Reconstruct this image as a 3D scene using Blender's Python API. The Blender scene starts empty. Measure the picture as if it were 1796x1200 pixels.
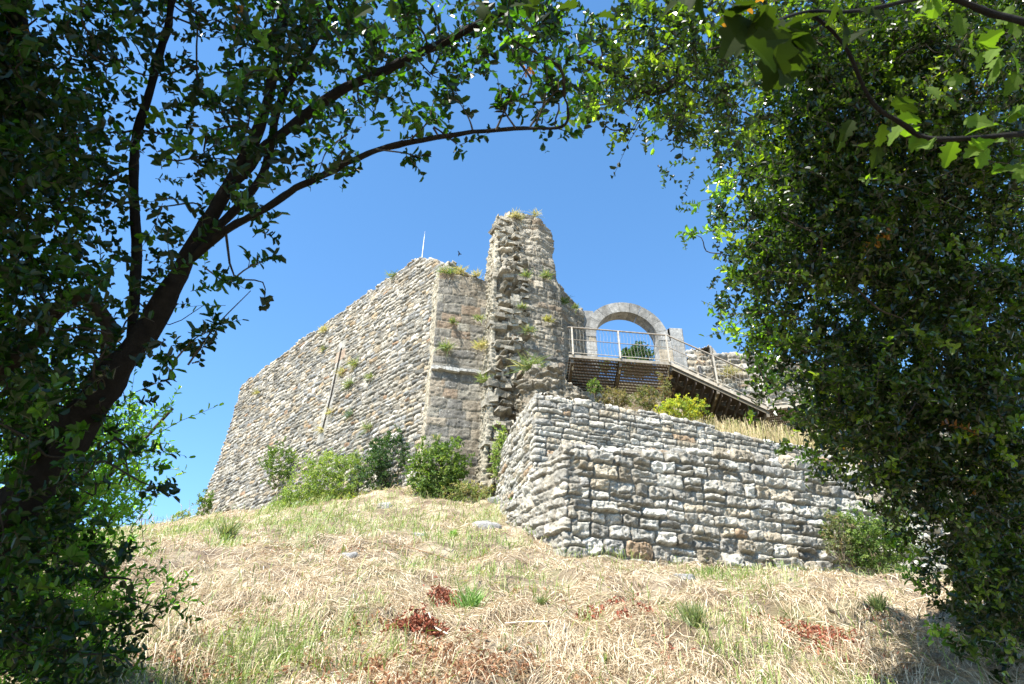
import bpy, math
import numpy as np
sc = bpy.context.scene
# ------------------------------------------------------------------ camera, sky, sun, exposure
PITCH = math.radians(31); F = 1197.0; CX, CY = 898.0, 600.0     # focal length and centre in photo pixels
cam = bpy.data.cameras.new('camera'); camo = bpy.data.objects.new('camera', cam)
sc.collection.objects.link(camo); sc.camera = camo
camo.location = (0, 0, 0); camo.rotation_euler = (math.pi/2 + PITCH, 0, 0)
cam.sensor_width = 36; cam.lens = 24; cam.clip_start = .05; cam.clip_end = 3000
cam.dof.use_dof = True; cam.dof.focus_distance = 22; cam.dof.aperture_fstop = 9
SUN_H = np.array([-.66, -.75]); SUN_H /= np.linalg.norm(SUN_H); SUN_EL = math.radians(55)
SUN = np.array([SUN_H[0]*math.cos(SUN_EL), SUN_H[1]*math.cos(SUN_EL), math.sin(SUN_EL)])
w = bpy.data.worlds.new('World'); sc.world = w; w.use_nodes = True
nt = w.node_tree; bg = nt.nodes['Background']
sky = nt.nodes.new('ShaderNodeTexSky'); sky.sky_type = 'NISHITA'; sky.sun_disc = False
sky.sun_elevation = SUN_EL; sky.sun_rotation = math.atan2(SUN_H[0], SUN_H[1])
sky.air_density = .9; sky.dust_density = .05; sky.ozone_density = 3.2; sky.altitude = 300
hs = nt.nodes.new('ShaderNodeHueSaturation'); hs.inputs['Saturation'].default_value = 1.14; hs.inputs['Hue'].default_value = .494
nt.links.new(sky.outputs[0], hs.inputs['Color']); nt.links.new(hs.outputs[0], bg.inputs[0]); bg.inputs[1].default_value = .125
sl = bpy.data.lights.new('sun', 'SUN'); sl.energy = 5.0; sl.angle = math.radians(.5); sl.color = (1, .95, .87)
so = bpy.data.objects.new('sun', sl); sc.collection.objects.link(so)
from mathutils import Vector
so.rotation_euler = Vector(SUN).to_track_quat('Z', 'Y').to_euler(); so.location = (-20, -20, 40)
sc.view_settings.view_transform = 'Standard'; sc.view_settings.look = 'None'
sc.view_settings.exposure = 1.55; sc.view_settings.gamma = 1
sc.render.engine = 'CYCLES'
sc.cycles.max_bounces = 6; sc.cycles.transparent_max_bounces = 6; sc.cycles.transmission_bounces = 3

# ------------------------------------------------------------------ measuring helpers
SP, CP = math.sin(PITCH), math.cos(PITCH)
def ray(u, v):
    dx = (np.asarray(u, float)-CX)/F; dy = (CY-np.asarray(v, float))/F
    return np.stack([dx, CP-dy*SP, SP+dy*CP], -1)
def at(u, v, Y):
    r = ray(u, v); return r*(np.asarray(Y)/r[..., 1])[..., None]
def dep(u, v, d):
    return ray(u, v)*np.asarray(d, float)[..., None]
def project(P):
    P = np.asarray(P, float); d = P[..., 1]*CP+P[..., 2]*SP; yy = -P[..., 1]*SP+P[..., 2]*CP
    d = np.where(np.abs(d) < 1e-3, 1e-3, d)
    return CX+F*P[..., 0]/d, CY-F*yy/d, d
def plane_hit(u, v, P0, ang):
    r = ray(u, v); n = np.array([-math.sin(ang), math.cos(ang)])
    k = (P0[0]*n[0]+P0[1]*n[1])/(r[0]*n[0]+r[1]*n[1]); return r*k

# ------------------------------------------------------------------ noise
def _h(ix, iy, iz, seed):
    M = np.int64(0xffffffff)
    h = (ix*374761393+iy*668265263+iz*1440662683+seed*974634777) & M
    h = ((h ^ (h >> 13))*1274126177) & M
    h = ((h ^ (h >> 15))*668265263) & M
    return ((h ^ (h >> 16)) & 0xffff)/65535.0
def vn(x, y, z=None, seed=0):
    x = np.asarray(x, float); y = np.asarray(y, float)
    ix = np.floor(x).astype(np.int64); iy = np.floor(y).astype(np.int64); fx = x-ix; fy = y-iy
    fx = fx*fx*(3-2*fx); fy = fy*fy*(3-2*fy)
    def pl(iz):
        a = _h(ix, iy, iz, seed); b = _h(ix+1, iy, iz, seed); c = _h(ix, iy+1, iz, seed); d = _h(ix+1, iy+1, iz, seed)
        return (a*(1-fx)+b*fx)*(1-fy)+(c*(1-fx)+d*fx)*fy
    if z is None: return pl(np.int64(0))
    z = np.asarray(z, float); iz = np.floor(z).astype(np.int64); fz = z-iz; fz = fz*fz*(3-2*fz)
    return pl(iz)*(1-fz)+pl(iz+1)*fz
def fbm(x, y, o=4, seed=0):
    s = 0; a = .5; t = 0
    for i in range(o):
        s = s+a*vn(x*2**i+17.3*i, y*2**i-9.1*i, seed=seed+i); t += a; a *= .55
    return s/t
RNG = np.random.RandomState(7)

# ------------------------------------------------------------------ mesh making
def mk(name, V, Fq, mat, parent=None, col=None, smooth=True):
    V = np.ascontiguousarray(V, np.float32).reshape(-1, 3); Fq = np.ascontiguousarray(Fq, np.int32)
    n = Fq.shape[1]; me = bpy.data.meshes.new(name)
    me.vertices.add(len(V)); me.vertices.foreach_set('co', V.ravel())
    me.loops.add(Fq.size); me.loops.foreach_set('vertex_index', Fq.ravel())
    me.polygons.add(len(Fq)); me.polygons.foreach_set('loop_start', np.arange(0, Fq.size, n, dtype=np.int32))
    me.polygons.foreach_set('loop_total', np.full(len(Fq), n, np.int32))
    me.polygons.foreach_set('use_smooth', np.full(len(Fq), smooth, bool))
    me.update(calc_edges=True); me.validate()
    if col is not None:
        ca = me.color_attributes.new('Col', 'FLOAT_COLOR', 'POINT')
        c = np.ones((len(V), 4), np.float32); c[:, :3] = np.asarray(col).reshape(-1, 3) if np.ndim(col) > 1 else col
        ca.data.foreach_set('color', c.ravel())
    me.materials.append(mat)
    o = bpy.data.objects.new(name, me); sc.collection.objects.link(o)
    if parent is not None:
        o.parent = parent; o.matrix_parent_inverse.identity()
        o.location = -np.array(parent.location)
    return o
def empty(name, loc, label, cat, group=None):
    o = bpy.data.objects.new(name, None); sc.collection.objects.link(o); o.location = [float(a) for a in loc]
    o.empty_display_size = .3
    return tag(o, label, cat, group)
def tag(o, label=None, cat=None, group=None, kind=None):
    if label: o['label'] = label
    if cat: o['category'] = cat
    if group: o['group'] = group
    if kind: o['kind'] = kind
    return o
class MB:
    """collects quads"""
    def __init__(s): s.V = []; s.F = []; s.C = []; s.n = 0
    def add(s, V, Fq, c=(1, 1, 1)):
        V = np.asarray(V, float).reshape(-1, 3); s.V.append(V); s.F.append(np.asarray(Fq, int)+s.n); s.n += len(V)
        c = np.asarray(c, float); s.C.append(np.broadcast_to(c, (len(V), 3)) if c.ndim == 1 else c)
    def build(s, name, mat, parent=None, smooth=True):
        return mk(name, np.concatenate(s.V), np.concatenate(s.F), mat, parent, np.concatenate(s.C), smooth)
    def hexa(s, P, c=(1, 1, 1)):          # 8 corners: bottom 4 then top 4 counter-clockwise
        s.add(P, [[0, 3, 2, 1], [4, 5, 6, 7], [0, 1, 5, 4], [1, 2, 6, 5], [2, 3, 7, 6], [3, 0, 4, 7]], c)
    def bar(s, a, b, wx, wz, c=(1, 1, 1), side=None):
        a = np.asarray(a, float); b = np.asarray(b, float); d = b-a; d /= np.linalg.norm(d)
        up = np.array([0, 0, 1.]) if abs(d[2]) < .95 else np.array([0, 1., 0])
        sd = np.cross(d, up) if side is None else np.asarray(side, float); sd /= np.linalg.norm(sd); up = np.cross(sd, d)
        sd = sd*wx/2; up = up*wz/2
        s.hexa([a-sd-up, a+sd-up, b+sd-up, b-sd-up, a-sd+up, a+sd+up, b+sd+up, b-sd+up], c)
    def tube(s, P, r, k=6, c=(1, 1, 1), lump=0, seed=0):
        P = np.asarray(P, float); n = len(P); r = np.broadcast_to(np.asarray(r, float), (n,))
        d = np.gradient(P, axis=0); d /= np.linalg.norm(d, axis=1)[:, None]+1e-9
        up = np.array([.13, .31, .94]); a = np.cross(d, up); a /= np.linalg.norm(a, axis=1)[:, None]+1e-9; b = np.cross(d, a)
        th = np.arange(k)*2*math.pi/k
        R = r[:, None]*np.ones(k)
        if lump: R = R*(1+lump*(vn(np.arange(n)[:, None]*.55+seed, th[None]*1.3*np.ones((n, 1)), seed=seed)-.5)*2)
        V = P[:, None]+R[..., None]*(np.cos(th)[None, :, None]*a[:, None]+np.sin(th)[None, :, None]*b[:, None])
        i = np.arange(n-1)[:, None]*k; j = np.arange(k)[None]; j2 = (j+1) % k
        s.add(V.reshape(-1, 3), np.stack([i+j, i+j2, i+k+j2, i+k+j], -1).reshape(-1, 4), c)
def spline(P, m=8):
    P = np.asarray(P, float); n = len(P); Q = np.vstack([2*P[0]-P[1], P, 2*P[-1]-P[-2]]); out = []
    for i in range(n-1):
        p0, p1, p2, p3 = Q[i:i+4]
        for t in np.linspace(0, 1, m, endpoint=False):
            out.append(.5*((2*p1)+(-p0+p2)*t+(2*p0-5*p1+4*p2-p3)*t*t+(-p0+3*p1-3*p2+p3)*t**3))
    out.append(P[-1]); return np.array(out)

# ------------------------------------------------------------------ materials
def mat(name):
    m = bpy.data.materials.new(name); m.use_nodes = True; return m, m.node_tree, m.node_tree.nodes['Principled BSDF']
def noise(t, scale, detail=4, rough=.6, vec=None, w=None):
    n = t.nodes.new('ShaderNodeTexNoise'); n.inputs['Scale'].default_value = scale
    n.inputs['Detail'].default_value = detail; n.inputs['Roughness'].default_value = rough
    if vec is None:
        g = t.nodes.new('ShaderNodeNewGeometry'); vec = g.outputs['Position']
    t.links.new(vec, n.inputs['Vector']); return n.outputs['Fac']
def ramp(t, fac, stops):
    r = t.nodes.new('ShaderNodeValToRGB'); e = r.color_ramp.elements
    e[0].position, e[0].color = stops[0][0], (*stops[0][1], 1); e[1].position, e[1].color = stops[-1][0], (*stops[-1][1], 1)
    for p, c in stops[1:-1]:
        x = e.new(p); x.color = (*c, 1)
    t.links.new(fac, r.inputs[0]); return r.outputs[0]
def mix(t, fac, a, b, mode='MIX'):
    m = t.nodes.new('ShaderNodeMix'); m.data_type = 'RGBA'; m.blend_type = mode
    for s, x in ((0, fac), (6, a), (7, b)):
        if isinstance(x, (int, float)): m.inputs[s].default_value = x
        elif isinstance(x, tuple): m.inputs[s].default_value = (*x, 1)
        else: t.links.new(x, m.inputs[s])
    return m.outputs[2]
def bump(t, bs, h, dist, st=1):
    b = t.nodes.new('ShaderNodeBump'); b.inputs['Distance'].default_value = dist; b.inputs['Strength'].default_value = st
    t.links.new(h, b.inputs['Height']); t.links.new(b.outputs[0], bs.inputs['Normal'])
def attr(t):
    a = t.nodes.new('ShaderNodeAttribute'); a.attribute_name = 'Col'; return a.outputs['Color']
def g3(x): return (x, x, x)
def stone_mat(name, lichen=(.44, .44, .40), la=.62, lb=.7, stain=(.30, .20, .09), sa=.6, scale=1, bd=.03):
    m, t, bs = mat(name)
    c = attr(t)
    c = mix(t, 1.0, c, ramp(t, noise(t, 5*scale, 8, .72), [(.28, g3(.6)), (.5, g3(1.1)), (.72, g3(1.65))]), 'MULTIPLY')
    c = mix(t, 1.0, c, ramp(t, noise(t, 28*scale, 4, .7), [(.3, g3(.65)), (.7, g3(1.3))]), 'MULTIPLY')
    c = mix(t, ramp(t, noise(t, .9*scale, 5, .6), [(sa, g3(0)), (sa+.12, g3(.55))]), c, stain)
    c = mix(t, ramp(t, noise(t, 7*scale, 4, .65), [(la, g3(0)), (lb, g3(.8))]), c, lichen)
    c = mix(t, ramp(t, noise(t, 2.3*scale, 6, .7), [(.6, g3(0)), (.72, g3(.5))]), c, (.10, .10, .09))
    c = mix(t, 1.0, c, ramp(t, noise(t, .28, 5, .6), [(.3, (.78, .78, .76)), (.7, (1.18, 1.15, 1.08))]), 'MULTIPLY')
    g = t.nodes.new('ShaderNodeNewGeometry'); vm = t.nodes.new('ShaderNodeVectorMath'); vm.operation = 'MULTIPLY'; vm.inputs[1].default_value = (1.6, 1.6, .22); t.links.new(g.outputs['Position'], vm.inputs[0])
    c = mix(t, 1.0, c, ramp(t, noise(t, 1.0, 5, .65, vm.outputs[0]), [(.36, (.72, .71, .69)), (.52, (1.0, 1.0, 1.0))]), 'MULTIPLY')
    t.links.new(c, bs.inputs['Base Color']); bs.inputs['Roughness'].default_value = .95
    bs.inputs['Specular IOR Level'].default_value = .2
    bump(t, bs, noise(t, 17*scale, 8, .78), bd, 1); return m
M_WALL = stone_mat('pale_rubble_stone', la=.66, lb=.78, sa=.7, bd=.04)
M_BUTT = stone_mat('weathered_ashlar', la=.63, lb=.68, sa=.64, stain=(.30, .19, .10))
M_PILL = stone_mat('broken_core_stone', la=.62, lb=.7, sa=.62, bd=.05)
M_LOW = stone_mat('grey_limestone', lichen=(.46, .46, .45), la=.6, lb=.7, sa=.66, scale=1.3, bd=.04)
M_ARCH = stone_mat('dressed_grey_stone', lichen=(.4, .4, .4), la=.66, lb=.8, sa=.75, bd=.008)
def plain_attr(name, rough=.8, spec=.3, nz=6, amt=.25, bd=None, metal=0):
    m, t, bs = mat(name)
    c = mix(t, 1.0, attr(t), ramp(t, noise(t, nz, 5), [(.3, g3(1-amt)), (.7, g3(1+amt))]), 'MULTIPLY')
    t.links.new(c, bs.inputs['Base Color']); bs.inputs['Roughness'].default_value = rough
    bs.inputs['Specular IOR Level'].default_value = spec; bs.inputs['Metallic'].default_value = metal
    if bd: bump(t, bs, noise(t, nz*6, 6, .7), bd)
    return m
M_STEEL = plain_attr('weathered_steel', .55, .4, 9, .3, metal=.3)
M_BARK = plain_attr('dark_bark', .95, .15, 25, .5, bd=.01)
def leaf_mat(name, rough=.35, trans=.4, spec=.5, tcol=(1.6, 2.0, .5)):
    m, t, bs = mat(name); out = t.nodes['Material Output']
    a = attr(t); t.links.new(a, bs.inputs['Base Color']); bs.inputs['Roughness'].default_value = rough
    bs.inputs['Specular IOR Level'].default_value = spec
    tr = t.nodes.new('ShaderNodeBsdfTranslucent'); t.links.new(mix(t, 1.0, a, tcol, 'MULTIPLY'), tr.inputs[0])
    mx = t.nodes.new('ShaderNodeMixShader'); mx.inputs[0].default_value = trans
    t.links.new(bs.outputs[0], mx.inputs[1]); t.links.new(tr.outputs[0], mx.inputs[2]); t.links.new(mx.outputs[0], out.inputs[0])
    return m
M_LEAF = leaf_mat('glossy_evergreen_leaf', .3, .42, .3, (4.2, 5.4, .8))
M_LEAF2 = leaf_mat('shiny_oak_leaf', .28, .38, .5, (4.4, 4.8, .8))
M_OAKL = leaf_mat('matt_lobed_leaf', .75, .45, .12, (2.2, 2.6, .5))
M_SOFT = leaf_mat('soft_leaf', .6, .4, .3, (1.5, 1.6, .6))
M_STRAW = leaf_mat('dry_straw', .7, .25, .3, (1, .95, .8))
M_GRASS = leaf_mat('green_grass_blade', .5, .35, .3, (1.3, 1.4, .6))

# ------------------------------------------------------------------ terrain
CT = np.array([(0, 0, -1.6), (-5, 0, -1.5), (6, 0, -1.9), (0, -6, -4), (-12, -6, -3.6), (12, -6, -4.6), (0, 5, .28), (-5, 5, .33),
 (6, 5, .2), (0, 9, 1.85), (-6, 9, 2.0), (6, 9, 1.75), (14, 9, 1.4), (-14, 9, 1.5), (1.0, 13.8, 3.38), (8.2, 16.5, 3.25),
 (4.5, 15.0, 3.26), (14, 18.5, 3.4), (-5, 14, 3.75), (-10, 14, 3.45), (6, 12.5, 2.6), (-.6, 19.4, 6.4), (-3, 20.3, 6.95), (-1, 17, 5.1),
 (.2, 16.3, 4.95), (-6, 24, 7.6), (-10, 27.5, 8.5), (-15.6, 33, 9.25), (-5, 19, 5.95), (-10, 20, 5.5), (-16, 26, 6.95),
 (-20, 33, 8.9), (-25, 20, 4.5), (-30, 40, 8), (6, 22, 7), (12, 27, 7.5), (24, 22, 4.5), (25, 8, 0), (0, 32, 9), (-10, 40, 8.5), (14, 40, 7)], float)
def _tp(r): return np.where(r > 0, r*r*np.log(r+1e-12), 0)
_n = len(CT); _A = np.zeros((_n+3, _n+3))
_A[:_n, :_n] = _tp(np.hypot(CT[:, None, 0]-CT[None, :, 0], CT[:, None, 1]-CT[None, :, 1]))+np.eye(_n)*.3
_A[:_n, _n] = 1; _A[:_n, _n+1:] = CT[:, :2]; _A[_n:, :_n] = _A[:_n, _n:].T
_W = np.linalg.solve(_A, np.r_[CT[:, 2], 0, 0, 0])
def _gz0(x, y):
    sh = x.shape; x = x.ravel(); y = y.ravel(); z = _W[_n]+_W[_n+1]*x+_W[_n+2]*y
    for i in range(_n): z = z+_W[i]*_tp(np.hypot(x-CT[i, 0], y-CT[i, 1]))
    return z.reshape(sh)
def ground(x, y):
    x = np.asarray(x, float); y = np.asarray(y, float)
    k = np.clip((np.hypot(x, y-14)-30)/25, 0, 1); k = k*k*(3-2*k)
    xc = np.clip(x, -34, 30); yc = np.clip(y, -10, 44)
    z = _gz0(xc, yc)*(1-k)+(-14)*k
    z = z+(fbm(x*.7, y*.7, 3, 3)-.5)*.42+(fbm(x*2.6, y*2.6, 3, 11)-.5)*.3
    return z
def axis(lo, hi, d, far):
    a = list(np.arange(lo, hi, d)); s = d
    x = hi; r = []
    while x < far: r.append(x); s *= 1.13; x += s
    s = d; x = lo; l = []
    while x > -far: s *= 1.13; x -= s; l.append(x)
    return np.array(l[::-1]+a+r)
gx = axis(-13, 13, .085, 600); gy0 = [2.0]
while gy0[-1] < 36: gy0.append(gy0[-1]*1.0085)
s = .3; y = 36; r = []
while y < 700: y += s; s *= 1.13; r.append(y)
s = .05; y = 2.0; l = []
while y > -600: y -= s; s *= 1.1; l.append(y)
gy = np.array(l[::-1]+gy0+r)
X, Y = np.meshgrid(gx, gy, indexing='ij'); Z = ground(X, Y)
def gridf(n, m):
    i = np.arange(n-1)[:, None]*m; j = np.arange(m-1)[None]
    return np.stack([i+j, i+m+j, i+m+j+1, i+j+1], -1).reshape(-1, 4)
m, t, bs = mat('dry_hillside_soil')
c = ramp(t, noise(t, 1.4, 8, .7), [(.3, (.09, .06, .036)), (.46, (.22, .165, .105)), (.6, (.42, .35, .24)), (.75, (.36, .31, .19))])
c = mix(t, ramp(t, noise(t, .45, 4), [(.52, g3(0)), (.66, g3(.45))]), c, (.17, .21, .06))
c = mix(t, 1.0, c, ramp(t, noise(t, 30, 5, .8), [(.3, g3(.55)), (.7, g3(1.35))]), 'MULTIPLY')
t.links.new(c, bs.inputs['Base Color']); bs.inputs['Roughness'].default_value = 1
bump(t, bs, noise(t, 22, 8, .8), .05); M_SOIL = m
tag(mk('hillside', np.stack([X, Y, Z], -1).reshape(-1, 3), gridf(len(gx), len(gy)), M_SOIL), 'steep straw covered hillside rising to the castle walls', None, None, 'structure')
def hit(u, v, lo=3.5):
    r = ray(u, v); k = np.arange(lo, 60, .03); P = r[None]*k[:, None]; g = ground(P[:, 0], P[:, 1])
    i = np.argmax(P[:, 2] < g)
    return P[i] if (P[:, 2] < g).any() else P[int((28-lo)/.03)]

# ------------------------------------------------------------------ masonry
def masonry(S, T, seed, ch=(.15, .26), sw=(.25, .6), joint=.03, relief=.07, rough=.02, warp=.03, jit=.02, tilt=.02, pal=None,
            mortar=(.24, .21, .165), rnd=.07, wav=.08, split=.15, edge=.05, cvar=.14):
    rng = np.random.RandomState(seed)
    Tw = T+wav*(fbm(S*.3, T*.25, 2, seed)-.5)*2+warp*(vn(S*5, T*5, seed=seed)-.5)*2
    Sw = S+warp*(vn(S*5+50, T*5, seed=seed+1)-.5)*2+warp*(vn(S*11+50, T*11, seed=seed+2)-.5)
    lo, hi = Tw.min()-.5, Tw.max()+.5
    cum = [lo]
    while cum[-1] < hi: cum.append(cum[-1]+rng.uniform(*ch))
    cum = np.array(cum); ci = np.searchsorted(cum, Tw, 'right')-1; ci = np.clip(ci, 0, len(cum)-2)
    c0 = cum[ci]; hh = cum[ci+1]-c0; j0 = np.zeros_like(S); ww = np.ones_like(S); ji = np.zeros(S.shape, int)
    s0, s1 = Sw.min()-1, Sw.max()+1.5
    for c in np.unique(ci):
        m_ = ci == c; L = [s0-rng.uniform(0, .5)]; f = .6+.8*(cum[c+1]-cum[c])/ch[1]*.6
        while L[-1] < s1: L.append(L[-1]+rng.uniform(*sw)*f)
        L = np.array(L); q = np.clip(np.searchsorted(L, Sw[m_], 'right')-1, 0, len(L)-2)
        j0[m_] = L[q]; ww[m_] = L[q+1]-L[q]; ji[m_] = q
    idb = ci*1000+ji; v = Tw-c0
    sp = _h(idb, idb*0+5, idb*0, seed) < split
    fr = .35+.3*_h(idb, idb*0+6, idb*0, seed)
    up = sp & (v > hh*fr); v = np.where(up, v-hh*fr, v); hh = np.where(sp, np.where(up, hh*(1-fr), hh*fr), hh)
    ids = idb*2+up; z = ids*0
    R = [_h(ids, z+k, z, seed+9) for k in range(6)]
    u = Sw-j0
    jl = joint*(.5+R[5])
    r_ = np.minimum(rnd*(.5+R[4]), .42*np.minimum(ww, hh))
    ax = np.abs(u-ww/2)-(ww/2-r_-jl/2); ay = np.abs(v-hh/2)-(hh/2-r_-jl/2)
    d = np.hypot(np.maximum(ax, 0), np.maximum(ay, 0))+np.minimum(np.maximum(ax, ay), 0)-r_
    p = np.clip(-d/edge, 0, 1); pr = 1-(1-p)**2
    D = relief*pr+pr*(R[0]-.5)*2*jit+pr*tilt*((u/ww-.5)*(R[1]-.5)+(v/hh-.5)*(R[2]-.5))*4
    D = D+rough*((fbm(S*6, T*6, 4, seed+4)-.5)*2-.6*np.abs(fbm(S*9, T*14, 3, seed+5)-.5)*2)*(.4+.6*pr)
    rg = 1-np.abs(2*fbm(S*4.5, T*6.5, 3, seed+6)-1); D = D-rough*.7*np.clip((rg-.88)*12, 0, 1)*pr
    wts = np.cumsum([float(q[0]) for q in pal]); wts /= wts[-1]
    C = np.array([q[1] for q in pal])[np.clip(np.searchsorted(wts, R[3]), 0, len(pal)-1)]
    C = C*(1+cvar*(R[1]-.5)*2)[..., None]
    C = np.where((p > .25)[..., None], C, np.array(mortar))
    return D, C
def sheet(name, rows, res, patf, material, parent=None, top=None, thick=1.0, back=2.0, sm=3, flip=False, profile_t=False):
    rows = np.asarray(rows, float); R, K, _ = rows.shape
    mid = rows.mean(0); Sk = np.r_[0, np.cumsum(np.linalg.norm(np.diff(mid, axis=0), axis=1))]
    mr = rows.mean(1); Tk = np.r_[0, np.cumsum(np.linalg.norm(np.diff(rows.mean(1), axis=0), axis=1))]
    Tk = np.r_[0, np.cumsum(np.abs(np.diff(rows[:, :, 2].mean(1))))]
    ns = max(3, int(Sk[-1]/res)); nt_ = max(3, int(Tk[-1]/res))
    s = np.linspace(0, Sk[-1], ns+1); t1 = np.linspace(0, Tk[-1], nt_+1)
    ext = np.r_[np.linspace(0, thick, max(3, int(thick/(res*2)))+1)[1:], thick+np.linspace(0, back, 5)[1:]]
    tall = np.r_[t1, Tk[-1]+ext]
    S, T = np.meshgrid(s, tall, indexing='ij')
    Tt = np.full_like(s, Tk[-1]) if top is None else np.clip(top(s), .05, Tk[-1])
    Tc = np.minimum(T, Tt[:, None]); over = T-Tc
    if top is not None:   # compress the vertices above the top line into the wall's thickness
        ex = Tk[-1]-Tt[:, None]; m_ = (T > Tt[:, None])
        over = np.where(m_, np.where(T <= Tk[-1], (T-Tt[:, None])*np.minimum(1, .35*thick/np.maximum(ex, 1e-3)), 0), 0)
        o2 = T-Tk[-1]; base = np.minimum(ex, .35*thick)
        over = np.where(T > Tk[-1], base+np.where(o2 < thick, o2*(1-base/thick), o2-base), over)
    def ev(S_, T_):
        out = np.zeros(S_.shape+(3,))
        for a in range(3):
            Rk = np.stack([np.interp(S_[:, 0], Sk, rows[r_, :, a]) for r_ in range(R)], 1)   # ns x R
            idx = np.clip(np.searchsorted(Tk, T_, 'right')-1, 0, R-2); f = (T_-Tk[idx])/(Tk[idx+1]-Tk[idx])
            ii = np.arange(S_.shape[0])[:, None]*np.ones_like(idx)
            out[..., a] = Rk[ii, idx]*(1-f)+Rk[ii, idx+1]*f
        return out
    B = ev(S, Tc)
    B0 = ev(S[:, :len(t1)], np.broadcast_to(t1, (len(s), len(t1))))
    dS = np.gradient(B0, axis=0); dT = np.gradient(B0, axis=1)
    N = np.cross(dS, dT); N /= np.linalg.norm(N, axis=2)[..., None]+1e-9
    for _ in range(sm):
        N[1:-1] = (N[:-2]+N[1:-1]*2+N[2:])/4
    N /= np.linalg.norm(N, axis=2)[..., None]+1e-9
    N = np.concatenate([N, np.repeat(N[:, -1:], len(ext), 1)], 1)
    D, C = patf(S, T)
    bk = -N.copy(); bk[..., 2] = 0; bk /= np.linalg.norm(bk, axis=2)[..., None]+1e-9
    ov = np.clip(over, 0, thick); dn = np.clip(over-thick, 0, None)
    P = B+bk*ov[..., None]; P[..., 2] -= dn
    Nd = np.where((over > 0)[..., None], np.array([0, 0, 1.])*np.clip(1-dn*5, 0, 1)[..., None]*1.0, N)
    P = P+Nd*D[..., None]
    n, m2 = S.shape
    Fq = gridf(n, m2)
    return mk(name, P.reshape(-1, 3), Fq, material, parent, C.reshape(-1, 3)), P
def ragged(prof, seed, step=.35, amp=.14, amp2=.0):
    def f(s):
        b = prof(s); i = np.floor((s+.13*np.sin(s*7))/step).astype(np.int64)
        a = b+amp*(_h(i, i*0, i*0, seed)-.6)*2
        j = np.floor(s/(step*3.1)).astype(np.int64)
        return a+amp2*(_h(j, j*0, j*0, seed+1)-.7)
    return f
PAL_WALL = [(5, (.30, .285, .25)), (4, (.38, .36, .32)), (4, (.235, .24, .24)), (2, (.33, .28, .21)), (.6, (.34, .265, .18)), (.2, (.31, .21, .14)), (3, (.18, .18, .17)), (1.5, (.45, .43, .39))]
PAL_LOW = [(5, (.335, .32, .285)), (4, (.40, .385, .345)), (2, (.25, .245, .23)), (2, (.34, .30, .235)), (.4, (.34, .25, .17)), (2, (.46, .45, .415))]
PAL_BUTT = [(6, (.165, .155, .135)), (3, (.20, .175, .14)), (.9, (.20, .155, .115)), (3, (.135, .13, .12)), (1, (.25, .235, .20))]
PAL_PILL = [(4, (.25, .23, .19)), (4, (.20, .185, .155)), (2, (.33, .30, .25)), (.8, (.23, .185, .14)), (1.5, (.15, .145, .13))]

R21 = np.array([math.cos(math.radians(21)), math.sin(math.radians(21))])
def V3(xy, z): return np.array([xy[0], xy[1], z])
# ---- large left rampart wall: back corner, left corner, junction with the buttress
TOPZ = 17.27; A = np.array([-2.9, 21.12]); LD = np.array([-.707, .707]); Bc = A+LD*16.6
def lrow(z, f, dx):            # f: outward batter of the face, dx: flare of the left end
    n = np.array([-.707, -.707]); b = Bc+n*f+LD*dx
    return [V3(b+np.array([.7, .72])*5, z), V3(b, z), V3(A-LD*.75+n*f*.6, z), V3(A-LD*.75+n*f*.6-n*1.5, z)]
rows = [lrow(6.5, .65, 2.9), lrow(9.2, .5, 1.35), lrow(10.6, .38, .55), lrow(12.6, .25, .05), lrow(14.6, .1, -.02), lrow(16.3, .02, -.05), lrow(TOPZ+.3, 0, -.15)]
rt = empty('rampart_wall', (Bc[0]*.5+A[0]*.5, Bc[1]*.5+A[1]*.5, 7.5), 'tall pale rubble rampart with a slit, receding left to the sky', 'wall')
SLEN = 5.03
Ltot = 5.03+15.95
def lt(s):
    x = _S[2]-s                                   # distance from the right end of the face
    return TOPZ-6.5-np.clip((2.0-x)*.75, 0, 1.3)-.3*np.clip((x-11)/6, 0, 1)
# slit position along the wall
hs = plane_hit(582, 690, A, math.radians(135)); slit_x = np.linalg.norm(hs[:2]-A)
hs0 = plane_hit(589, 622, A, math.radians(135)); hs1 = plane_hit(570, 765, A, math.radians(135))
def p_left(S, T):
    D, C = masonry(S, T, 21, ch=(.125, .205), sw=(.22, .52), joint=.022, relief=.052, rough=.028, jit=.03, tilt=.03, pal=PAL_WALL, rnd=.075, edge=.045, warp=.04, wav=.07, split=.12, mortar=(.14, .125, .10), cvar=.24)
    d = (Slit_s-S); z = T+6.5
    i = np.floor(z/.55).astype(np.int64); wd = .16+.24*_h(i, i*0, i*0, 5)
    m_ = (np.abs(d) < wd) & (z > hs1[2]-.5) & (z < hs0[2]+.4)
    fz = np.abs((z/.55) % 1-.5)*2; jj = np.clip((1-fz)*.55/.05, 0, 1)
    cc = np.where((_h(i, i*0+1, i*0, 3) < .3)[..., None], np.array([.30, .235, .185]), np.array([.27, .265, .245]))
    D = np.where(m_, .035+.03*jj+.006*(fbm(S*9, T*9)-.5), D); C = np.where(m_[..., None], cc*(.8+.2*jj[..., None]), C)
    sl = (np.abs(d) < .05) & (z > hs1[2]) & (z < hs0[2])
    D = np.where(sl, -1.5, D); C = np.where(((np.abs(d) < .082) & (z > hs1[2]) & (z < hs0[2]))[..., None], np.array([.03, .027, .024]), C)  # near-black painted on the slit's recess and rim, standing in for shade
    return D, C
_mid = np.asarray(rows).mean(0); _S = np.r_[0, np.cumsum(np.linalg.norm(np.diff(_mid, axis=0), axis=1))]
Ltot = _S[-1]-.6
Slit_s = _S[2]-(slit_x+.75-.2)
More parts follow.
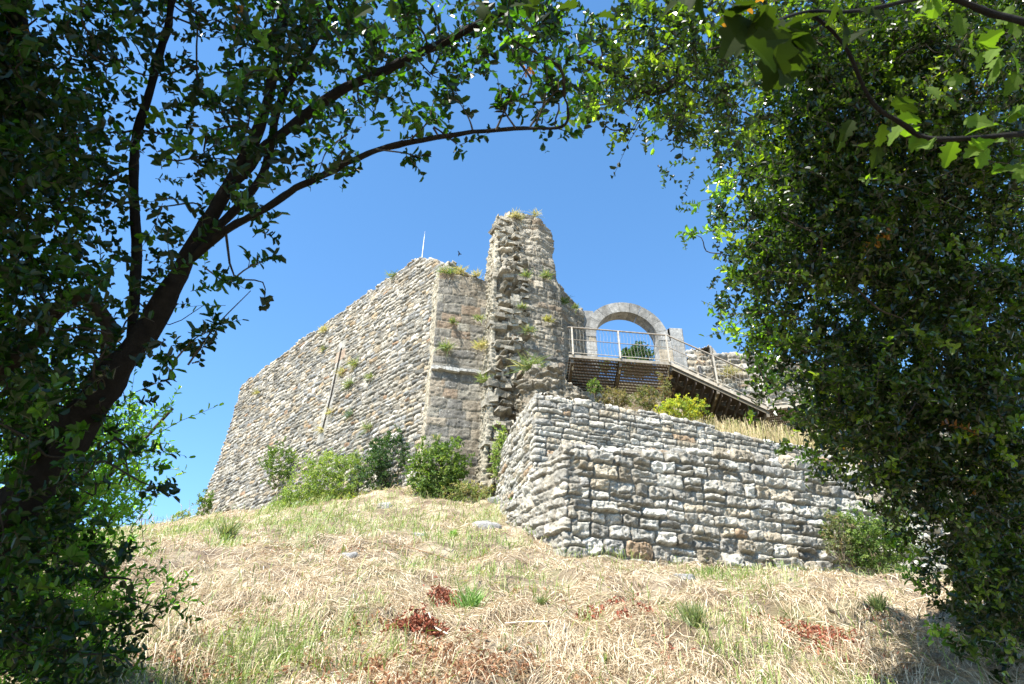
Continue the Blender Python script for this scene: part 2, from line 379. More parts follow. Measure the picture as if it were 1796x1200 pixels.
sheet('stone_face', rows, .028, p_left, M_WALL, rt, ragged(lt, 3, .33, .10, .08), thick=1.6, back=4)
# ---- shallow buttress with ashlar face
bt = empty('ashlar_buttress', (-1.9, 20.6, 7), 'flat darker ashlar face with rust patches between rampart and broken pier', 'buttress')
BL, BF, BE = np.array([-3.12, 21.5]), np.array([-2.66, 20.25]), np.array([-1.02, 20.63])
def brow(z, f): 
    o = np.array([-.05, -.12])*f; return [V3(BL+o, z), V3(BF+o*1.6, z), V3(BE+o*.8+np.array([.3, .07]), z)]
def p_butt(S, T):
    D, C = masonry(S, T, 31, ch=(.28, .46), sw=(.4, .95), joint=.018, relief=.03, rough=.03, jit=.012, tilt=.01, pal=PAL_BUTT, rnd=.03, edge=.025, warp=.02, wav=.05, split=.1, mortar=(.17, .155, .125))
    st = S < 1.36                          # rendered rubble on the narrow return
    D2, C2 = masonry(S*1.0, T, 33, ch=(.10, .2), sw=(.1, .3), relief=.04, jit=.03, pal=[(1, (.36, .33, .26)), (1, (.32, .29, .23)), (1, (.27, .25, .2))], mortar=(.33, .3, .24), rough=.03)
    return np.where(st, D2, D), np.where(st[..., None], C2, C)
zt = 15.2
rows = [brow(5.8, 1.6), brow(9, 1.0), brow(11.1, .5), brow(11.15, .3), brow(zt+.3, 0)]
sheet('ashlar_face', rows, .035, p_butt, M_BUTT, bt, ragged(lambda s: zt-5.8+.12-.12*(s-1.3), 8, .3, .12, .1), thick=1.3, back=3)
mb = MB(); 
for i in range(7):                          # pale string course
    a0 = BF+(BE-BF)*(i/7.)+np.array([-.05, -.17]); a1 = BF+(BE-BF)*((i+.96)/7.)+np.array([-.05, -.17])
    mb.bar(V3(a0, 11.08+RNG.uniform(-.02, .02)), V3(a1, 11.06+RNG.uniform(-.02, .02)), .14+RNG.uniform(0, .06), .09+RNG.uniform(0, .05), (.38, .38, .37))
mb.build('string_course', M_BUTT, bt, False)
# ---- tall broken pier
pr_ = empty('ruined_pier', (.6, 20.4, 7), 'tall broken stone pier with ragged rubble core, highest point of the ruin', 'ruin')
def prow(z, pts): return [V3(p, z) for p in pts]
rows = [
 prow(5.6, [(-1.35, 21.3), (-.95, 19.25), (.1, 19.5), (1.5, 20.1), (1.95, 20.4), (1.4, 22.3)]),
 prow(8.5, [(-1.2, 21.3), (-.80, 19.4), (.25, 19.75), (1.5, 20.3), (1.9, 20.5), (1.3, 22.3)]),
 prow(12., [(-1.15, 21.3), (-.70, 19.6), (.4, 20.0), (1.5, 20.45), (1.82, 20.6), (1.25, 22.3)]),
 prow(14.7, [(-1.08, 21.3), (-.66, 19.65), (.42, 20.1), (1.45, 20.5), (1.74, 20.62), (1.35, 22.5)]),
 prow(15.2, [(-1.05, 21.3), (-.64, 19.75), (.42, 20.2), (1.25, 20.55), (1.6, 20.8), (1.38, 22.5)]),
 prow(16.5, [(-.95, 21.3), (-.63, 20.0), (.3, 20.3), (1.1, 20.55), (1.62, 20.95), (1.4, 22.6)]),
 prow(17.6, [(-.85, 21.3), (-.62, 20.2), (.2, 20.4), (1.05, 20.6), (1.5, 21.0), (1.32, 22.6)]),  # unseen rear corner of the upper rows extended back to shade the stub wall
 prow(18.6, [(-.7, 21.2), (-.5, 20.4), (.2, 20.5), (1.02, 20.65), (1.4, 21.05), (1.25, 22.5)])]
def p_pier(S, T):
    z = T+5.6
    D1, C1 = masonry(S, T, 41, ch=(.22, .36), sw=(.28, .75), joint=.025, relief=.05, rough=.035, jit=.025, pal=PAL_PILL, rnd=.04, edge=.03, warp=.03, wav=.05, split=.12)
    D2, C2 = masonry(S*1.1, T, 43, ch=(.16, .42), sw=(.25, .9), joint=.05, relief=.2, rough=.11, jit=.22, tilt=.14, pal=PAL_PILL, rnd=.08, edge=.06, warp=.1, wav=.16, split=.3, mortar=(.30, .27, .22))
    D3, C3 = masonry(S*1.0, T, 45, ch=(.08, .2), sw=(.1, .35), relief=.05, jit=.04, pal=[(1, (.36, .33, .27)), (1, (.32, .3, .235)), (1, (.27, .25, .2))], mortar=(.33, .3, .24), rough=.05, tilt=.04)
    D2 = D2-.17+.34*(fbm(S*1.2, T*.9, 3, 77)-.5)
    b1 = 1.72+.05*np.sin(z*3)
    wid = np.interp(z, [5.6, 8.3, 9.5, 12, 14, 15, 17, 18.6], [1.9, 1.7, 1.15, 1.0, .95, .9, .75, .5])+.18*(vn(z*2.2, z*0, seed=4)-.5)*2
    core = (S > b1) & (S < b1+wid)
    foot = (z < 9.6) & (S > b1)
    core = core | foot
    side = S <= b1
    D = np.where(core, D2, D1); C = np.where(core[..., None], C2, C1)
    D = np.where(side, D3, D); C = np.where(side[..., None], C3, C)
    up = np.clip((z-15.4)/1, 0, 1)*(S > b1+.8); D = D+up*.14*(fbm(S*2.2, T*2.2, 3, 9)-.5)*2
    return D, C
def ptop(s): return 12.68-.9*np.clip((1.75-s)/1.7, 0, 1)-.55*np.clip((s-3.4), 0, 1)-.25*np.clip((2.25-s)*2, 0, 1)
sheet('broken_masonry', rows, .032, p_pier, M_PILL, pr_, ragged(ptop, 12, .26, .13, .1), thick=.55, back=1, sm=4)
mb = MB(); rs = np.random.RandomState(9); zz_ = [r_[0][2] for r_ in rows]
for i in range(150):                                   # core stones left sticking out where the facing fell away
    z = 7.3+10.6*rs.rand()
    FLx = np.interp(z, zz_, [r_[1][0] for r_ in rows]); FLy = np.interp(z, zz_, [r_[1][1] for r_ in rows]); FMx = np.interp(z, zz_, [r_[2][0] for r_ in rows]); FMy = np.interp(z, zz_, [r_[2][1] for r_ in rows])
    f = rs.rand()*.95+.03; c_ = np.array([FLx+(FMx-FLx)*f, FLy+(FMy-FLy)*f+.13+.1*rs.rand(), z]); a_ = .38+rs.normal()*.25
    ex = np.array([math.cos(a_), math.sin(a_), rs.normal()*.1]); ey = np.array([-math.sin(a_), math.cos(a_), rs.normal()*.12]); L_, D_2, H_ = rs.uniform(.09, .27), rs.uniform(.16, .34), rs.uniform(.045, .12)
    K = [c_+ex*sx*L_*rs.uniform(.7, 1.15)+ey*sy*D_2*rs.uniform(.75, 1.1)+np.array([0, 0, sz*H_*rs.uniform(.6, 1.2)]) for sz in (-1, 1) for sx, sy in ((-1, -1), (1, -1), (1, 1), (-1, 1))]
    g = rs.uniform(.2, .38); mb.hexa(K, (g, g*.93, g*.78))
mb.build('core_stones', M_PILL, pr_, False)
# masonry stump at the pier foot
rows = [prow(z, [(-.05+dx, 21), (.35, 18.75-.3*(8.6-z)*.3), (1.3, 18.75), (2.45-dx, 19.0), (2.75-dx, 20.2)]) for z, dx in ((7.2, 0), (8.8, .05), (9.5, .2), (10.4, .75))]
def p_stump(S, T):
    D, C = masonry(S, T, 47, ch=(.13, .3), sw=(.4, 1.3), joint=.05, relief=.16, rough=.12, jit=.13, tilt=.1, pal=PAL_PILL, rnd=.08, edge=.07, warp=.09, wav=.12, split=.3)
    return D, C
sheet('broken_footing', rows, .03, p_stump, M_PILL, pr_, ragged(lambda s: 3.05-.42*np.clip(s-3.6, 0, 2), 15, .4, .18, .2), thick=1.2, back=.8)
# ---- upper terrace wall
tw = empty('terrace_wall', (3, 16.5, 6), 'evenly coursed grey retaining wall holding up the grassy terrace', 'wall')
c2 = np.array([.60, 15.2])
def trow(z, f):
    n = np.array([.358, -.934])*f; nl = np.array([-.97, -.2])*f
    return [V3(np.array([-.55, 20.2])+nl, z), V3(np.array([.03, 17.3])+nl, z), V3(c2+n+nl*.8, z), V3(c2+R21*8+n, z), V3(c2+R21*22+n, z)]
rows = [trow(4.4, .35), trow(6, .12), trow(7.85, 0)]
def p_ter(S, T):
    D, C = masonry(S, T, 51, ch=(.13, .24), sw=(.25, .8), joint=.022, relief=.05, rough=.045, jit=.025, tilt=.025, pal=PAL_LOW, rnd=.03, edge=.028, warp=.022, wav=.025, split=.1, mortar=(.13, .12, .10))
    return D, C
def tt_(s): return np.where(s < 5.0, 3.25, np.where(s < 10.6, 3.25-.03*np.clip(s-9, 0, 2), 3.02))
sheet('coursed_face', rows, .024, p_ter, M_LOW, tw, ragged(tt_, 5, .42, .035, .03), thick=.7, back=.3)
# ---- lower rough wall with corner
lw = empty('lower_rough_wall', (3, 14.8, 3.5), 'massive rough grey boulder wall with pale quoins, in front of the terrace', 'wall')
c1 = np.array([1.13, 14.0])
def rrow(z, f):
    n = np.array([.358, -.934])*f; nl = np.array([-.8, -.5])*f
    return [V3(np.array([-.15, 18.0])+nl, z), V3(np.array([.0, 16.2])+nl, z), V3(np.array([.58, 14.85])+nl, z), V3(c1+n*.7+nl*.7, z), V3(c1+R21*8+n, z), V3(c1+R21*20+n, z)]
rows = [rrow(2.2, .4), rrow(3.6, .2), rrow(6.8, 0)]
def p_low(S, T):
    qs = _Ls[3]
    D1, C1 = masonry(S, T, 61, ch=(.20, .37), sw=(.3, .70), joint=.035, relief=.095, rough=.055, jit=.045, tilt=.04, pal=PAL_LOW, rnd=.045, edge=.035, warp=.035, wav=.05, split=.13, mortar=(.21, .19, .155), cvar=.28)
    D2, C2 = masonry(S, T, 63, ch=(.22, .36), sw=(.35, .8), joint=.025, relief=.07, rough=.05, jit=.035, tilt=.04, pal=[(2, (.31, .295, .26)), (2, (.36, .335, .285)), (1, (.25, .24, .215))], rnd=.03, edge=.03, warp=.03, wav=.03, split=.1, mortar=(.24, .215, .18))
    i = np.floor(T/.29).astype(np.int64)
    q = S < qs+.12+.35*_h(i, i*0, i*0, 8)
    D = np.where(q, D2, D1); C = np.where(q[..., None], C2, C1)
    lowz = np.clip((2.3-T)/.8, 0, 1)*(~q); D = D+lowz*.1*(fbm(S*1.5, T*2, 3, 5)-.5)*2
    return D, C
_m = np.asarray(rows).mean(0); _Ls = np.r_[0, np.cumsum(np.linalg.norm(np.diff(_m, axis=0), axis=1))]
def lwt(s):
    q = _Ls[3]; x = s-q
    return np.where(x < 0, 3.5+np.clip(x, -5, 0)*.32, np.interp(x, [0, .8, 2.2, 2.6, 3.0, 6, 9, 20], [3.55, 3.5, 3.62, 3.8, 3.85, 4.1, 4.3, 4.35]))
sheet('boulder_face', rows, .022, p_low, M_LOW, lw, ragged(lwt, 9, .45, .09, .05), thick=1.0, back=.5)
# ---- terrace ground
ns, nd = 170, 130
sv = np.linspace(0, 1, ns)[:, None]; dv = np.linspace(0, 18, nd)[None]
Lx = .62-.17*dv+0*sv; Ly = 15.25+.98*dv+0*sv
Xr = c2[0]+R21[0]*24*sv-.358*dv*.5+.62-.6-.17*dv*(1-sv)*.5; Yr = c2[1]+.15+R21[1]*24*sv+.934*dv
Xt = c2[0]+.1+R21[0]*24*sv-.16*dv; Yt = c2[1]+.2+R21[1]*24*sv+.97*dv
dd = dv+0*sv
Zt = np.interp(dd, [0, .4, 2, 4, 5.9, 6.7, 7.2, 20], [7.45, 7.55, 8.05, 8.6, 9.2, 12.2, 12.7, 12.8])+(fbm(Xt*1.2, Yt*1.2, 4, 8)-.5)*.3
def terrace_z(x, y):
    d = (y-(c2[1]+.2)-(x-c2[0]-.1)*math.tan(math.radians(21)))/(.97+.16*.384)
    return np.interp(d, [0, .4, 2, 4, 5.9, 6.7, 7.2, 20], [7.45, 7.55, 8.05, 8.6, 9.2, 12.2, 12.7, 12.8])+(fbm(x*1.2, y*1.2, 4, 8)-.5)*.3
tag(mk('terrace_ground', np.stack([Xt, Yt, Zt], -1).reshape(-1, 3), gridf(ns, nd), M_SOIL), 'raised grassy ground behind the retaining wall', None, None, 'structure')

# ---- stone arch
ar = empty('stone_arch', (4.84, 24.5, 10.9), 'round dressed grey stone arch standing open against the sky', 'arch')
aa = math.radians(6); ad = np.array([math.cos(aa), math.sin(aa)]); an = np.array([-math.sin(aa), math.cos(aa)])
def AP(x, z, y=0): return V3(np.array([4.84, 24.5])+ad*x+an*y, z)
ZS, RI, RO, TH = 14.88, 1.34, 1.82, .62
mb = MB(); NV = 11
for i in range(NV):
    t0 = math.pi*(i+.014)/NV; t1 = math.pi*(i+.986)/NV; k = 7; th = np.linspace(t0, t1, k)
    yo = -.03+RNG.uniform(-.006, .006); ro = RO+RNG.uniform(-.01, .015)
    V = []
    for a_ in th:
        for rr, yy in ((RI, yo), (ro, yo), (ro, TH), (RI, TH)):
            V.append(AP(-rr*math.cos(a_), ZS+rr*math.sin(a_), yy))
    Fq = []
    for q in range(k-1):
        for e in range(4): Fq.append([q*4+e, q*4+(e+1) % 4, q*4+4+(e+1) % 4, q*4+4+e])
    Fq += [[0, 1, 2, 3], [(k-1)*4+3, (k-1)*4+2, (k-1)*4+1, (k-1)*4]]
    g = RNG.uniform(.17, .29); mb.add(V, Fq, (g, g*1.0, g*.98))
mb.build('arch_ring', M_ARCH, ar, False)
PAL_D = [(3, (.24, .245, .245)), (2, (.28, .28, .275)), (1, (.20, .21, .21)), (.5, (.31, .27, .21))]
def p_dress(seed):
    return lambda S, T: masonry(S, T, seed, ch=(.42, .62), sw=(.6, 1.2), joint=.012, relief=.012, rough=.006, jit=.004, tilt=0, pal=PAL_D, rnd=.01, edge=.012, warp=.003, wav=0, split=0, mortar=(.22, .215, .2))
def jrow(z): return [AP(RI-.015, z, TH), AP(RI-.015, z, 0), AP(RI+.55, z, 0)]
sheet('jamb', [jrow(8.5), jrow(ZS)], .03, p_dress(71), M_ARCH, ar, None, thick=TH, back=4)
def jrow(z): return [AP(RI+.55, z, .02), AP(2.46, z, .02), AP(2.46, z, TH)]
sheet('side_wall', [jrow(8.5), jrow(15.55)], .03, p_dress(72), M_ARCH, ar, None, thick=TH, back=4)
def jrow(z): return [AP(-RI-.55, z, 0), AP(-RI+.015, z, 0), AP(-RI+.015, z, TH)]
sheet('jamb', [jrow(8.5), jrow(ZS)], .03, p_dress(73), M_ARCH, ar, None, thick=TH, back=4)
mb = MB()
V = [AP(-2.0, ZS, .03), AP(-RI-.35, ZS, .03), AP(-RI-.02, 16.16, .03), AP(-2.0, 16.16, .03)]
mb.hexa([AP(-2.45, ZS, .03), AP(-RI-.3, ZS, .03), AP(-RI-.3, ZS, TH), AP(-2.35, ZS, TH), AP(-2.35, 16.2, .03), AP(-RI-.02, 16.2, .03), AP(-RI-.02, 16.2, TH), AP(-2.35, 16.2, TH)], (.24, .245, .245))
mb.build('spandrel_block', M_ARCH, ar, False)
mb = MB(); a0 = AP(2.86, 8.6, -.2); a1 = AP(2.86, 13.6, -.2); mb.bar(a0, a1, .10, .12, (.05, .05, .05))
tag(mb.build('gate_post', M_STEEL, None, False), 'thin dark upright post just right of the arch', 'post')
def jrow(z): return [AP(-RI-.2, z, .1), AP(RI+.2, z, .1)]
sheet('threshold', [jrow(7.5), jrow(12.9)], .04, p_dress(75), M_ARCH, ar, None, thick=2, back=1)
# ---- curtain wall between pier and arch
def crow(z): return [V3((.9, 22.2), z), AP(-RI-.5, z, -.02), AP(-RI-.5, z, .6)]
def p_cur(S, T): return masonry(S, T, 81, ch=(.22, .38), sw=(.35, .8), joint=.03, relief=.06, rough=.04, jit=.02, pal=PAL_PILL, rnd=.05, edge=.04, warp=.04, split=.1)
o, _ = sheet('curtain_wall', [crow(8.0), crow(18.2)], .04, p_cur, M_PILL, None, ragged(lambda s: np.interp(s, [0, .6, 1.0, 1.8, 2.6, 3.6], [9.8, 9.6, 9.2, 8.55, 8.2, 8.15]), 31, .3, .1, .05), thick=.8, back=3)
tag(o, 'shadowed stub of rubble wall joining broken pier to arch', 'wall')
# ---- far courtyard wall right of the arch
def frow(z): return [V3((8.6, 26.8), z), V3((7.33, 24.72), z), V3((9.7, 24.6), z), V3((14, 26.6), z), V3((24, 30), z)]
def p_far(S, T): return masonry(S, T, 85, ch=(.2, .36), sw=(.35, .9), joint=.05, relief=.11, rough=.05, jit=.04, pal=PAL_LOW, rnd=.12, edge=.09, warp=.06, split=.15)
o, _ = sheet('courtyard_wall', [frow(8.0), frow(14.8)], .045, p_far, M_LOW, None, ragged(lambda s: 6.45+.12*np.sin(s), 35, .5, .12, .1), thick=.9, back=3)
tag(o, 'low rubble wall behind the stair railing, right of the arch', 'wall')

# ------------------------------------------------------------------ steel walkway
wk = empty('steel_walkway', (4, 20, 8.8), 'brown steel footbridge and stair with wire railing leading to the arch', 'walkway')
ZD = 11.1
N0, N1, N2, N3 = np.array([1.86, 19.42, ZD]), np.array([5.30, 19.95, ZD]), np.array([8.02, 19.5, 9.24]), np.array([10.9, 18.6, 9.24])
W0, W1, W2, W3 = np.array([.03, 2.3, 0]), np.array([.15, 2.35, 0]), np.array([.25, 2.3, 0]), np.array([.5, 2.2, 0])
DK = (.10, .075, .05); LT = (.42, .37, .29)
def deck(name, a, b, wa, wb, grid):
    mb = MB(); L = np.linalg.norm(b-a); rowsn = 11
    for i in range(rowsn+1):
        f = i/rowsn; mb.bar(a+wa*f, b+wb*f, .085, .03, DK, )
    n = int(L/grid)
    for j in range(n+1):
        f = (j+.5)/(n+1); p = a+(b-a)*f; q = p+wa*(1-f)+wb*f; mb.bar(p-np.array([0, 0, .004]), q-np.array([0, 0, .004]), .028, .035, DK)
    mb.build(name, M_STEEL, wk, False)
mid = (N0+N1)/2; wm = (W0+W1)/2
deck('deck_grating', N0, mid-np.array([.03, 0, 0]), W0, wm, .052); deck('deck_grating', mid+np.array([.03, 0, 0]), N1, wm, W1, .052)
deck('deck_grating', N2, N3, W2, W3, .06)
# stair treads and stringers
mb = MB(); nst = 11
for i in range(nst):
    f = (i+.5)/nst; p = N1+(N2-N1)*f; ww_ = W1+(W2-W1)*f; dirx = (N2-N1)*np.array([1, 1, 0]); dirx /= np.linalg.norm(dirx)
    c_ = p+ww_/2; 
    for q in range(3):
        a_ = p+ww_*(q/3+.01); b_ = p+ww_*((q+1)/3-.01); mb.bar(a_, b_, .34, .035, (.09, .07, .05)); mb.bar(a_-dirx*.14-[0, 0, .1], b_-dirx*.14-[0, 0, .1], .02, .2, (.08, .06, .045))
mb.build('stair_treads', M_STEEL, wk, False)
mb = MB()
for f in (0.0, .34, .67, 1.0):
    a_ = N1+W1*f; b_ = N2+W2*f; mb.bar(a_-np.array([0, 0, .05]), b_-np.array([0, 0, .05]), .03, .2, (.11, .09, .06))
mb.build('stair_stringers', M_STEEL, wk, False)
mb = MB()
for a_, b_ in ((N0, N1), (N1, N2), (N2, N3)): mb.bar(a_+np.array([0, -.05, 0]), b_+np.array([0, -.05, 0]), .05, .10, (.30, .26, .20))
mb.build('edge_beam', M_STEEL, wk, False)
for f in (0.03, .5, 1.0):
    mb = MB(); p = N0+(N1-N0)*f; q = p+(W0*(1-f)+W1*f); mb.bar(p+np.array([0, 0, -.12]), q+np.array([0, 0, -.12]), .09, .2, (.13, .105, .075)); mb.build('cross_beam', M_STEEL, wk, False)
for f in (.5, 1.0):
    mb = MB(); p = N1+(N2-N1)*f; q = p+W2; mb.bar(p+np.array([0, 0, -.16]), q+np.array([0, 0, -.16]), .09, .2, (.16, .13, .09)); mb.build('cross_beam', M_STEEL, wk, False)
for P_ in (N0+W0*.85, mid+wm*.85, N1+W1*.85, N2+W2*.8):
    mb = MB(); mb.bar(P_+np.array([0, 0, -.1]), np.array([P_[0], P_[1], terrace_z(P_[0], P_[1])-.3]), .12, .12, (.12, .10, .07)); mb.build('support_leg', M_STEEL, wk, False)
H = np.array([0, 0, 1.1])
posts = [(N0+(N1-N0)*f) for f in (.04, .5, .985)]+[N1+(N2-N1)*f for f in (.5, 1.0)]+[N2+(N3-N2)*f for f in (.5, 1.0)]
for p in posts:
    mb = MB(); q = p+np.array([0, -.09, 0])
    mb.bar(q+np.array([0, 0, .05]), q+H+np.array([0, 0, 0]), .05, .05, LT); mb.bar(q+np.array([0, 0, .06]), p+np.array([0, .35, -.28]), .05, .06, LT)
    mb.build('railing_post', M_STEEL, wk, False)
for nm, hz, rr in (('handrail', 1.1, .028), ('mid_rail', .62, .014), ('bottom_rail', .12, .014)):
    mb = MB()
    pts = [q+np.array([0, -.09, hz]) for q in (N0, N1, N1*.96+N2*.04, N2, N3)]
    mb.tube(pts, rr, 6, (.27, .23, .18) if nm != 'bottom_rail' else LT); mb.build(nm, M_STEEL, wk)
mb = MB()
for a_, b_ in ((N0, N1), (N1, N2), (N2, N3)):
    L = np.linalg.norm((b_-a_)[:2]); n = int(L/.115)
    for j in range(n):
        p = a_+(b_-a_)*((j+.5)/n)+np.array([0, -.085, 0])
        zz = np.linspace(.1, 1.07, 9); off = .016*np.sin(zz*9+.5)
        mb.tube(np.stack([p[0]+off, p[1]+0*zz, p[2]+zz], 1), .006, 3, (.27, .25, .21))
mb.build('wire_balusters', M_STEEL, wk)
# far-side railing
mb = MB()
for a_, b_, wa, wb in ((N0, N1, W0, W1), (N1, N2, W1, W2)):
    mb.tube([a_+wa+H, b_+wb+H], .025, 5, (.2, .17, .13))
mb.build('handrail', M_STEEL, wk)

# ------------------------------------------------------------------ mast on the rampart
tp = plane_hit(738, 456, A, math.radians(135)); mb = MB()
mb.tube([tp+[0, .3, -.6], tp+[0, .3, .5], tp+[.02, .3, 1.45]], [.03, .028, .02], 6, (.45, .46, .48)); mb.tube([tp+[.02, .3, 1.4], tp+[.02, .3, 1.75]], [.014, .005], 5, (.5, .5, .52))
tag(mb.build('thin_mast', M_STEEL, None), 'thin grey metal mast on the topmost corner of the rampart', 'mast')

# ------------------------------------------------------------------ leaves
def leafmesh(mb, p, d, n, L, Wd, col, fold=.22, curl=.12):
    p = np.asarray(p, float); N_ = len(p)
    d = d/(np.linalg.norm(d, axis=1)[:, None]+1e-9); sd = np.cross(d, n); sd /= np.linalg.norm(sd, axis=1)[:, None]+1e-9; n = np.cross(sd, d)
    L = np.broadcast_to(L, (N_,))[:, None]; Wd = np.broadcast_to(Wd, (N_,))[:, None]
    V = np.stack([p, p+d*L*.25+sd*Wd*.47+n*Wd*fold, p+d*L*.76+sd*Wd*.46+n*(Wd*fold-L*curl*.4), p+d*L-n*L*curl,
                  p+d*L*.76-sd*Wd*.46+n*(Wd*fold-L*curl*.4), p+d*L*.25-sd*Wd*.47+n*Wd*fold], 1)
    b = np.arange(N_)[:, None]*6
    Fq = np.concatenate([b+np.array([[0, 1, 2, 3]]), b+np.array([[0, 3, 4, 5]])], 0)
    mb.add(V.reshape(-1, 3), Fq, np.repeat(col, 6, 0))
def rdir(n, rng, up=0.0):
    v = rng.normal(size=(n, 3)); v[:, 2] += up; return v/np.linalg.norm(v, axis=1)[:, None]
def pick(n, rng, pal, var=.2):
    wts = np.cumsum([float(q[0]) for q in pal]); i = np.searchsorted(wts/wts[-1], rng.rand(n)); c_ = np.array([q[1] for q in pal])[i]
    return c_*(1+var*(rng.rand(n, 1)*2-1))
def twigs(leafs, wood, o, d, L, m, rng, leafL, leafW, pal, pairs=True, r=.0022, spread=1.0, barkc=(.10, .085, .06), droop=.15):
    """o: T origins, d: directions, m leaves per twig"""
    T = len(o); f = (np.arange(m)+1.)/m; f = f[None]+rng.uniform(-.04, .04, (T, m))
    bend = rng.normal(size=(T, 3))*.25; bend[:, 2] -= droop
    P = o[:, None]+d[:, None]*(L[:, None]*f)[..., None]+bend[:, None]*(L[:, None]*f**2)[..., None]
    tan = d[:, None]+2*bend[:, None]*f[..., None]; tan /= np.linalg.norm(tan, axis=2)[..., None]
    ref = rng.normal(size=(T, 3)); a = np.cross(d, ref); a /= np.linalg.norm(a, axis=1)[:, None]+1e-9; b = np.cross(d, a)
    ph = np.arange(m)//2*math.pi/2+np.arange(m) % 2*math.pi if pairs else np.arange(m)*2.4
    ph = ph[None]+rng.uniform(-.5, .5, (T, m))
    lat = np.cos(ph)[..., None]*a[:, None]+np.sin(ph)[..., None]*b[:, None]
    ld = tan*rng.uniform(.3, 1.0, (T, m, 1))+lat*spread+np.array([0, 0, .15]); nn = rng.normal(size=(T, m, 3))*.5+tan-lat*.3+np.array([0, 0, .8])
    sc_ = rng.uniform(.65, 1.15, (T, m))
    base = pick(T, rng, pal, .15)[:, None]*(1+.2*(rng.rand(T, m, 1)*2-1))
    leafmesh(leafs, P.reshape(-1, 3), ld.reshape(-1, 3), nn.reshape(-1, 3), (leafL*sc_).ravel(), (leafW*sc_).ravel(), base.reshape(-1, 3))
    if wood is not None:
        q = np.array([0, .5, 1.]); Q = o[:, None]+d[:, None]*(L[:, None]*q)[..., None]+bend[:, None]*(L[:, None]*q**2)[..., None]
        rr = np.array([r, r*.75, r*.4]); th = np.arange(3)*2*math.pi/3
        V = Q[:, :, None]+rr[None, :, None, None]*(np.cos(th)[None, None, :, None]*a[:, None, None]+np.sin(th)[None, None, :, None]*b[:, None, None])
        bb = np.arange(T)[:, None, None]*9+np.arange(2)[None, :, None]*3; j = np.arange(3)[None, None]; j2 = (j+1) % 3
        wood.add(V.reshape(-1, 3), np.stack([bb+j, bb+j2, bb+3+j2, bb+3+j], -1).reshape(-1, 4), barkc)
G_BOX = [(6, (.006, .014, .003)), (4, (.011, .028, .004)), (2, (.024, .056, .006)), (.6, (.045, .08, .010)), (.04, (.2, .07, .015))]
G_OAK = [(6, (.009, .018, .004)), (4, (.020, .038, .007)), (2.5, (.045, .075, .011)), (1.2, (.095, .13, .02)), (.04, (.16, .07, .025))]

def cells(rows_, col0, dens):
    out = []
    for r_, line in enumerate(rows_):
        for c_, ch in enumerate(line):
            if ch not in ' .0': out.append((col0+c_, r_, dens*(-math.log(1-int(ch)/9.6))))
    return out
LEFT = ["755875799998789984", "98646578878787665 ", "997367888765542530", "998357876555430320", "9984467764321    ", "997655753        ",
        "998644420        ", "998653220        ", "98855320         ", "987644310        ", "99865300         ", "997631           ",
        "98531            ", "865310           ", "77531            ", "87530            ", "986400           ", "987640           ", "998640           ", "998310           "]
RIGHT = ["7788999999999", "6888999999999", "5888899999999", "  126899999999"[:14], "   1 79999999", "     69999999"[:13], "   3 79999999",
         "      8999999", "     48999999"]
# right crown, columns 17..29 (60 pixels each)
RIGHT = [".788889999999", "6888889999999", "6888889999999", "2357789999999", "..12799999999", "...1699999999", "...3799999999",
         "....389999999", "....489999999", "....379999999", "....048999999", ".....37999999", "......4799999", ".......479999",
         "........37899", ".........3799", "..........489", "..........279", "...........69", "...........59"]
def scatter(cl, d0, d1, rng, per, near=None):
    U, V, D = [], [], []
    for c_, r_, w_ in cl:
        n = rng.poisson(per*w_)
        U.append(c_*60+rng.uniform(-8, 68, n)); V.append(r_*60+rng.uniform(-8, 68, n)); D.append(rng.uniform(d0, d1, n))
    U = np.concatenate(U); V = np.concatenate(V); D = np.concatenate(D)
    return dep(U, V, D), U, V, D
def connect(wood, skel, targets, rng, r0=.01, r1=.0025, col=(.07, .058, .042)):
    """grow boughs to the targets, each from the nearest wood already there"""
    sk = [np.asarray(p) for p in skel]; d0 = np.array([np.min(np.linalg.norm(np.asarray(skel)-t_, axis=1)) for t_ in targets])
    for q in np.argsort(d0):
        t_ = targets[q]; S_ = np.array(sk); s_ = S_[np.argmin(np.linalg.norm(S_-t_, axis=1)+.05*rng.rand(len(S_)))]
        L_ = np.linalg.norm(t_-s_); a = s_+(t_-s_)*.35+rng.normal(size=3)*.14*L_; b = s_+(t_-s_)*.7+rng.normal(size=3)*.10*L_+np.array([0, 0, .05*L_])
        P = spline([s_, a, b, t_], 3); wood.tube(P, np.linspace(min(r0, .003+.012*L_), r1, len(P)), 4, col); sk += [P[4], P[6], P[-1]]
# ---------------- left tree
rng = np.random.RandomState(5)
lt_ = empty('box_tree', (-2.6, 1.9, -1.2), 'dark leaning tree filling the left side and arching over the top', 'tree')
def PD(L): return np.array([dep(u, v, d) for u, v, d in L])
tr1 = spline(PD([(-260, 1300, 2.7), (-60, 1010, 2.75), (60, 850, 2.8), (170, 695, 2.85), (262, 570, 2.9), (330, 450, 2.95), (395, 335, 3.0), (455, 225, 3.05), (483, 110, 3.1), (505, -60, 3.15)]), 8)
w1 = np.interp(np.linspace(0, 9, len(tr1)), range(10), [50, 42, 34, 27, 19, 14, 12, 10, 9, 8])*2.9/F
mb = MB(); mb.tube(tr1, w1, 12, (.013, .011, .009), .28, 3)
tr2 = spline(PD([(380, 360, 3.0), (470, 255, 3.0), (590, 165, 2.95), (700, 112, 2.9), (800, 62, 2.85), (900, 10, 2.8), (960, -40, 2.8)]), 6)
mb.tube(tr2, np.linspace(10, 5, len(tr2))*2.9/F, 8, (.013, .011, .009), .35, 5)
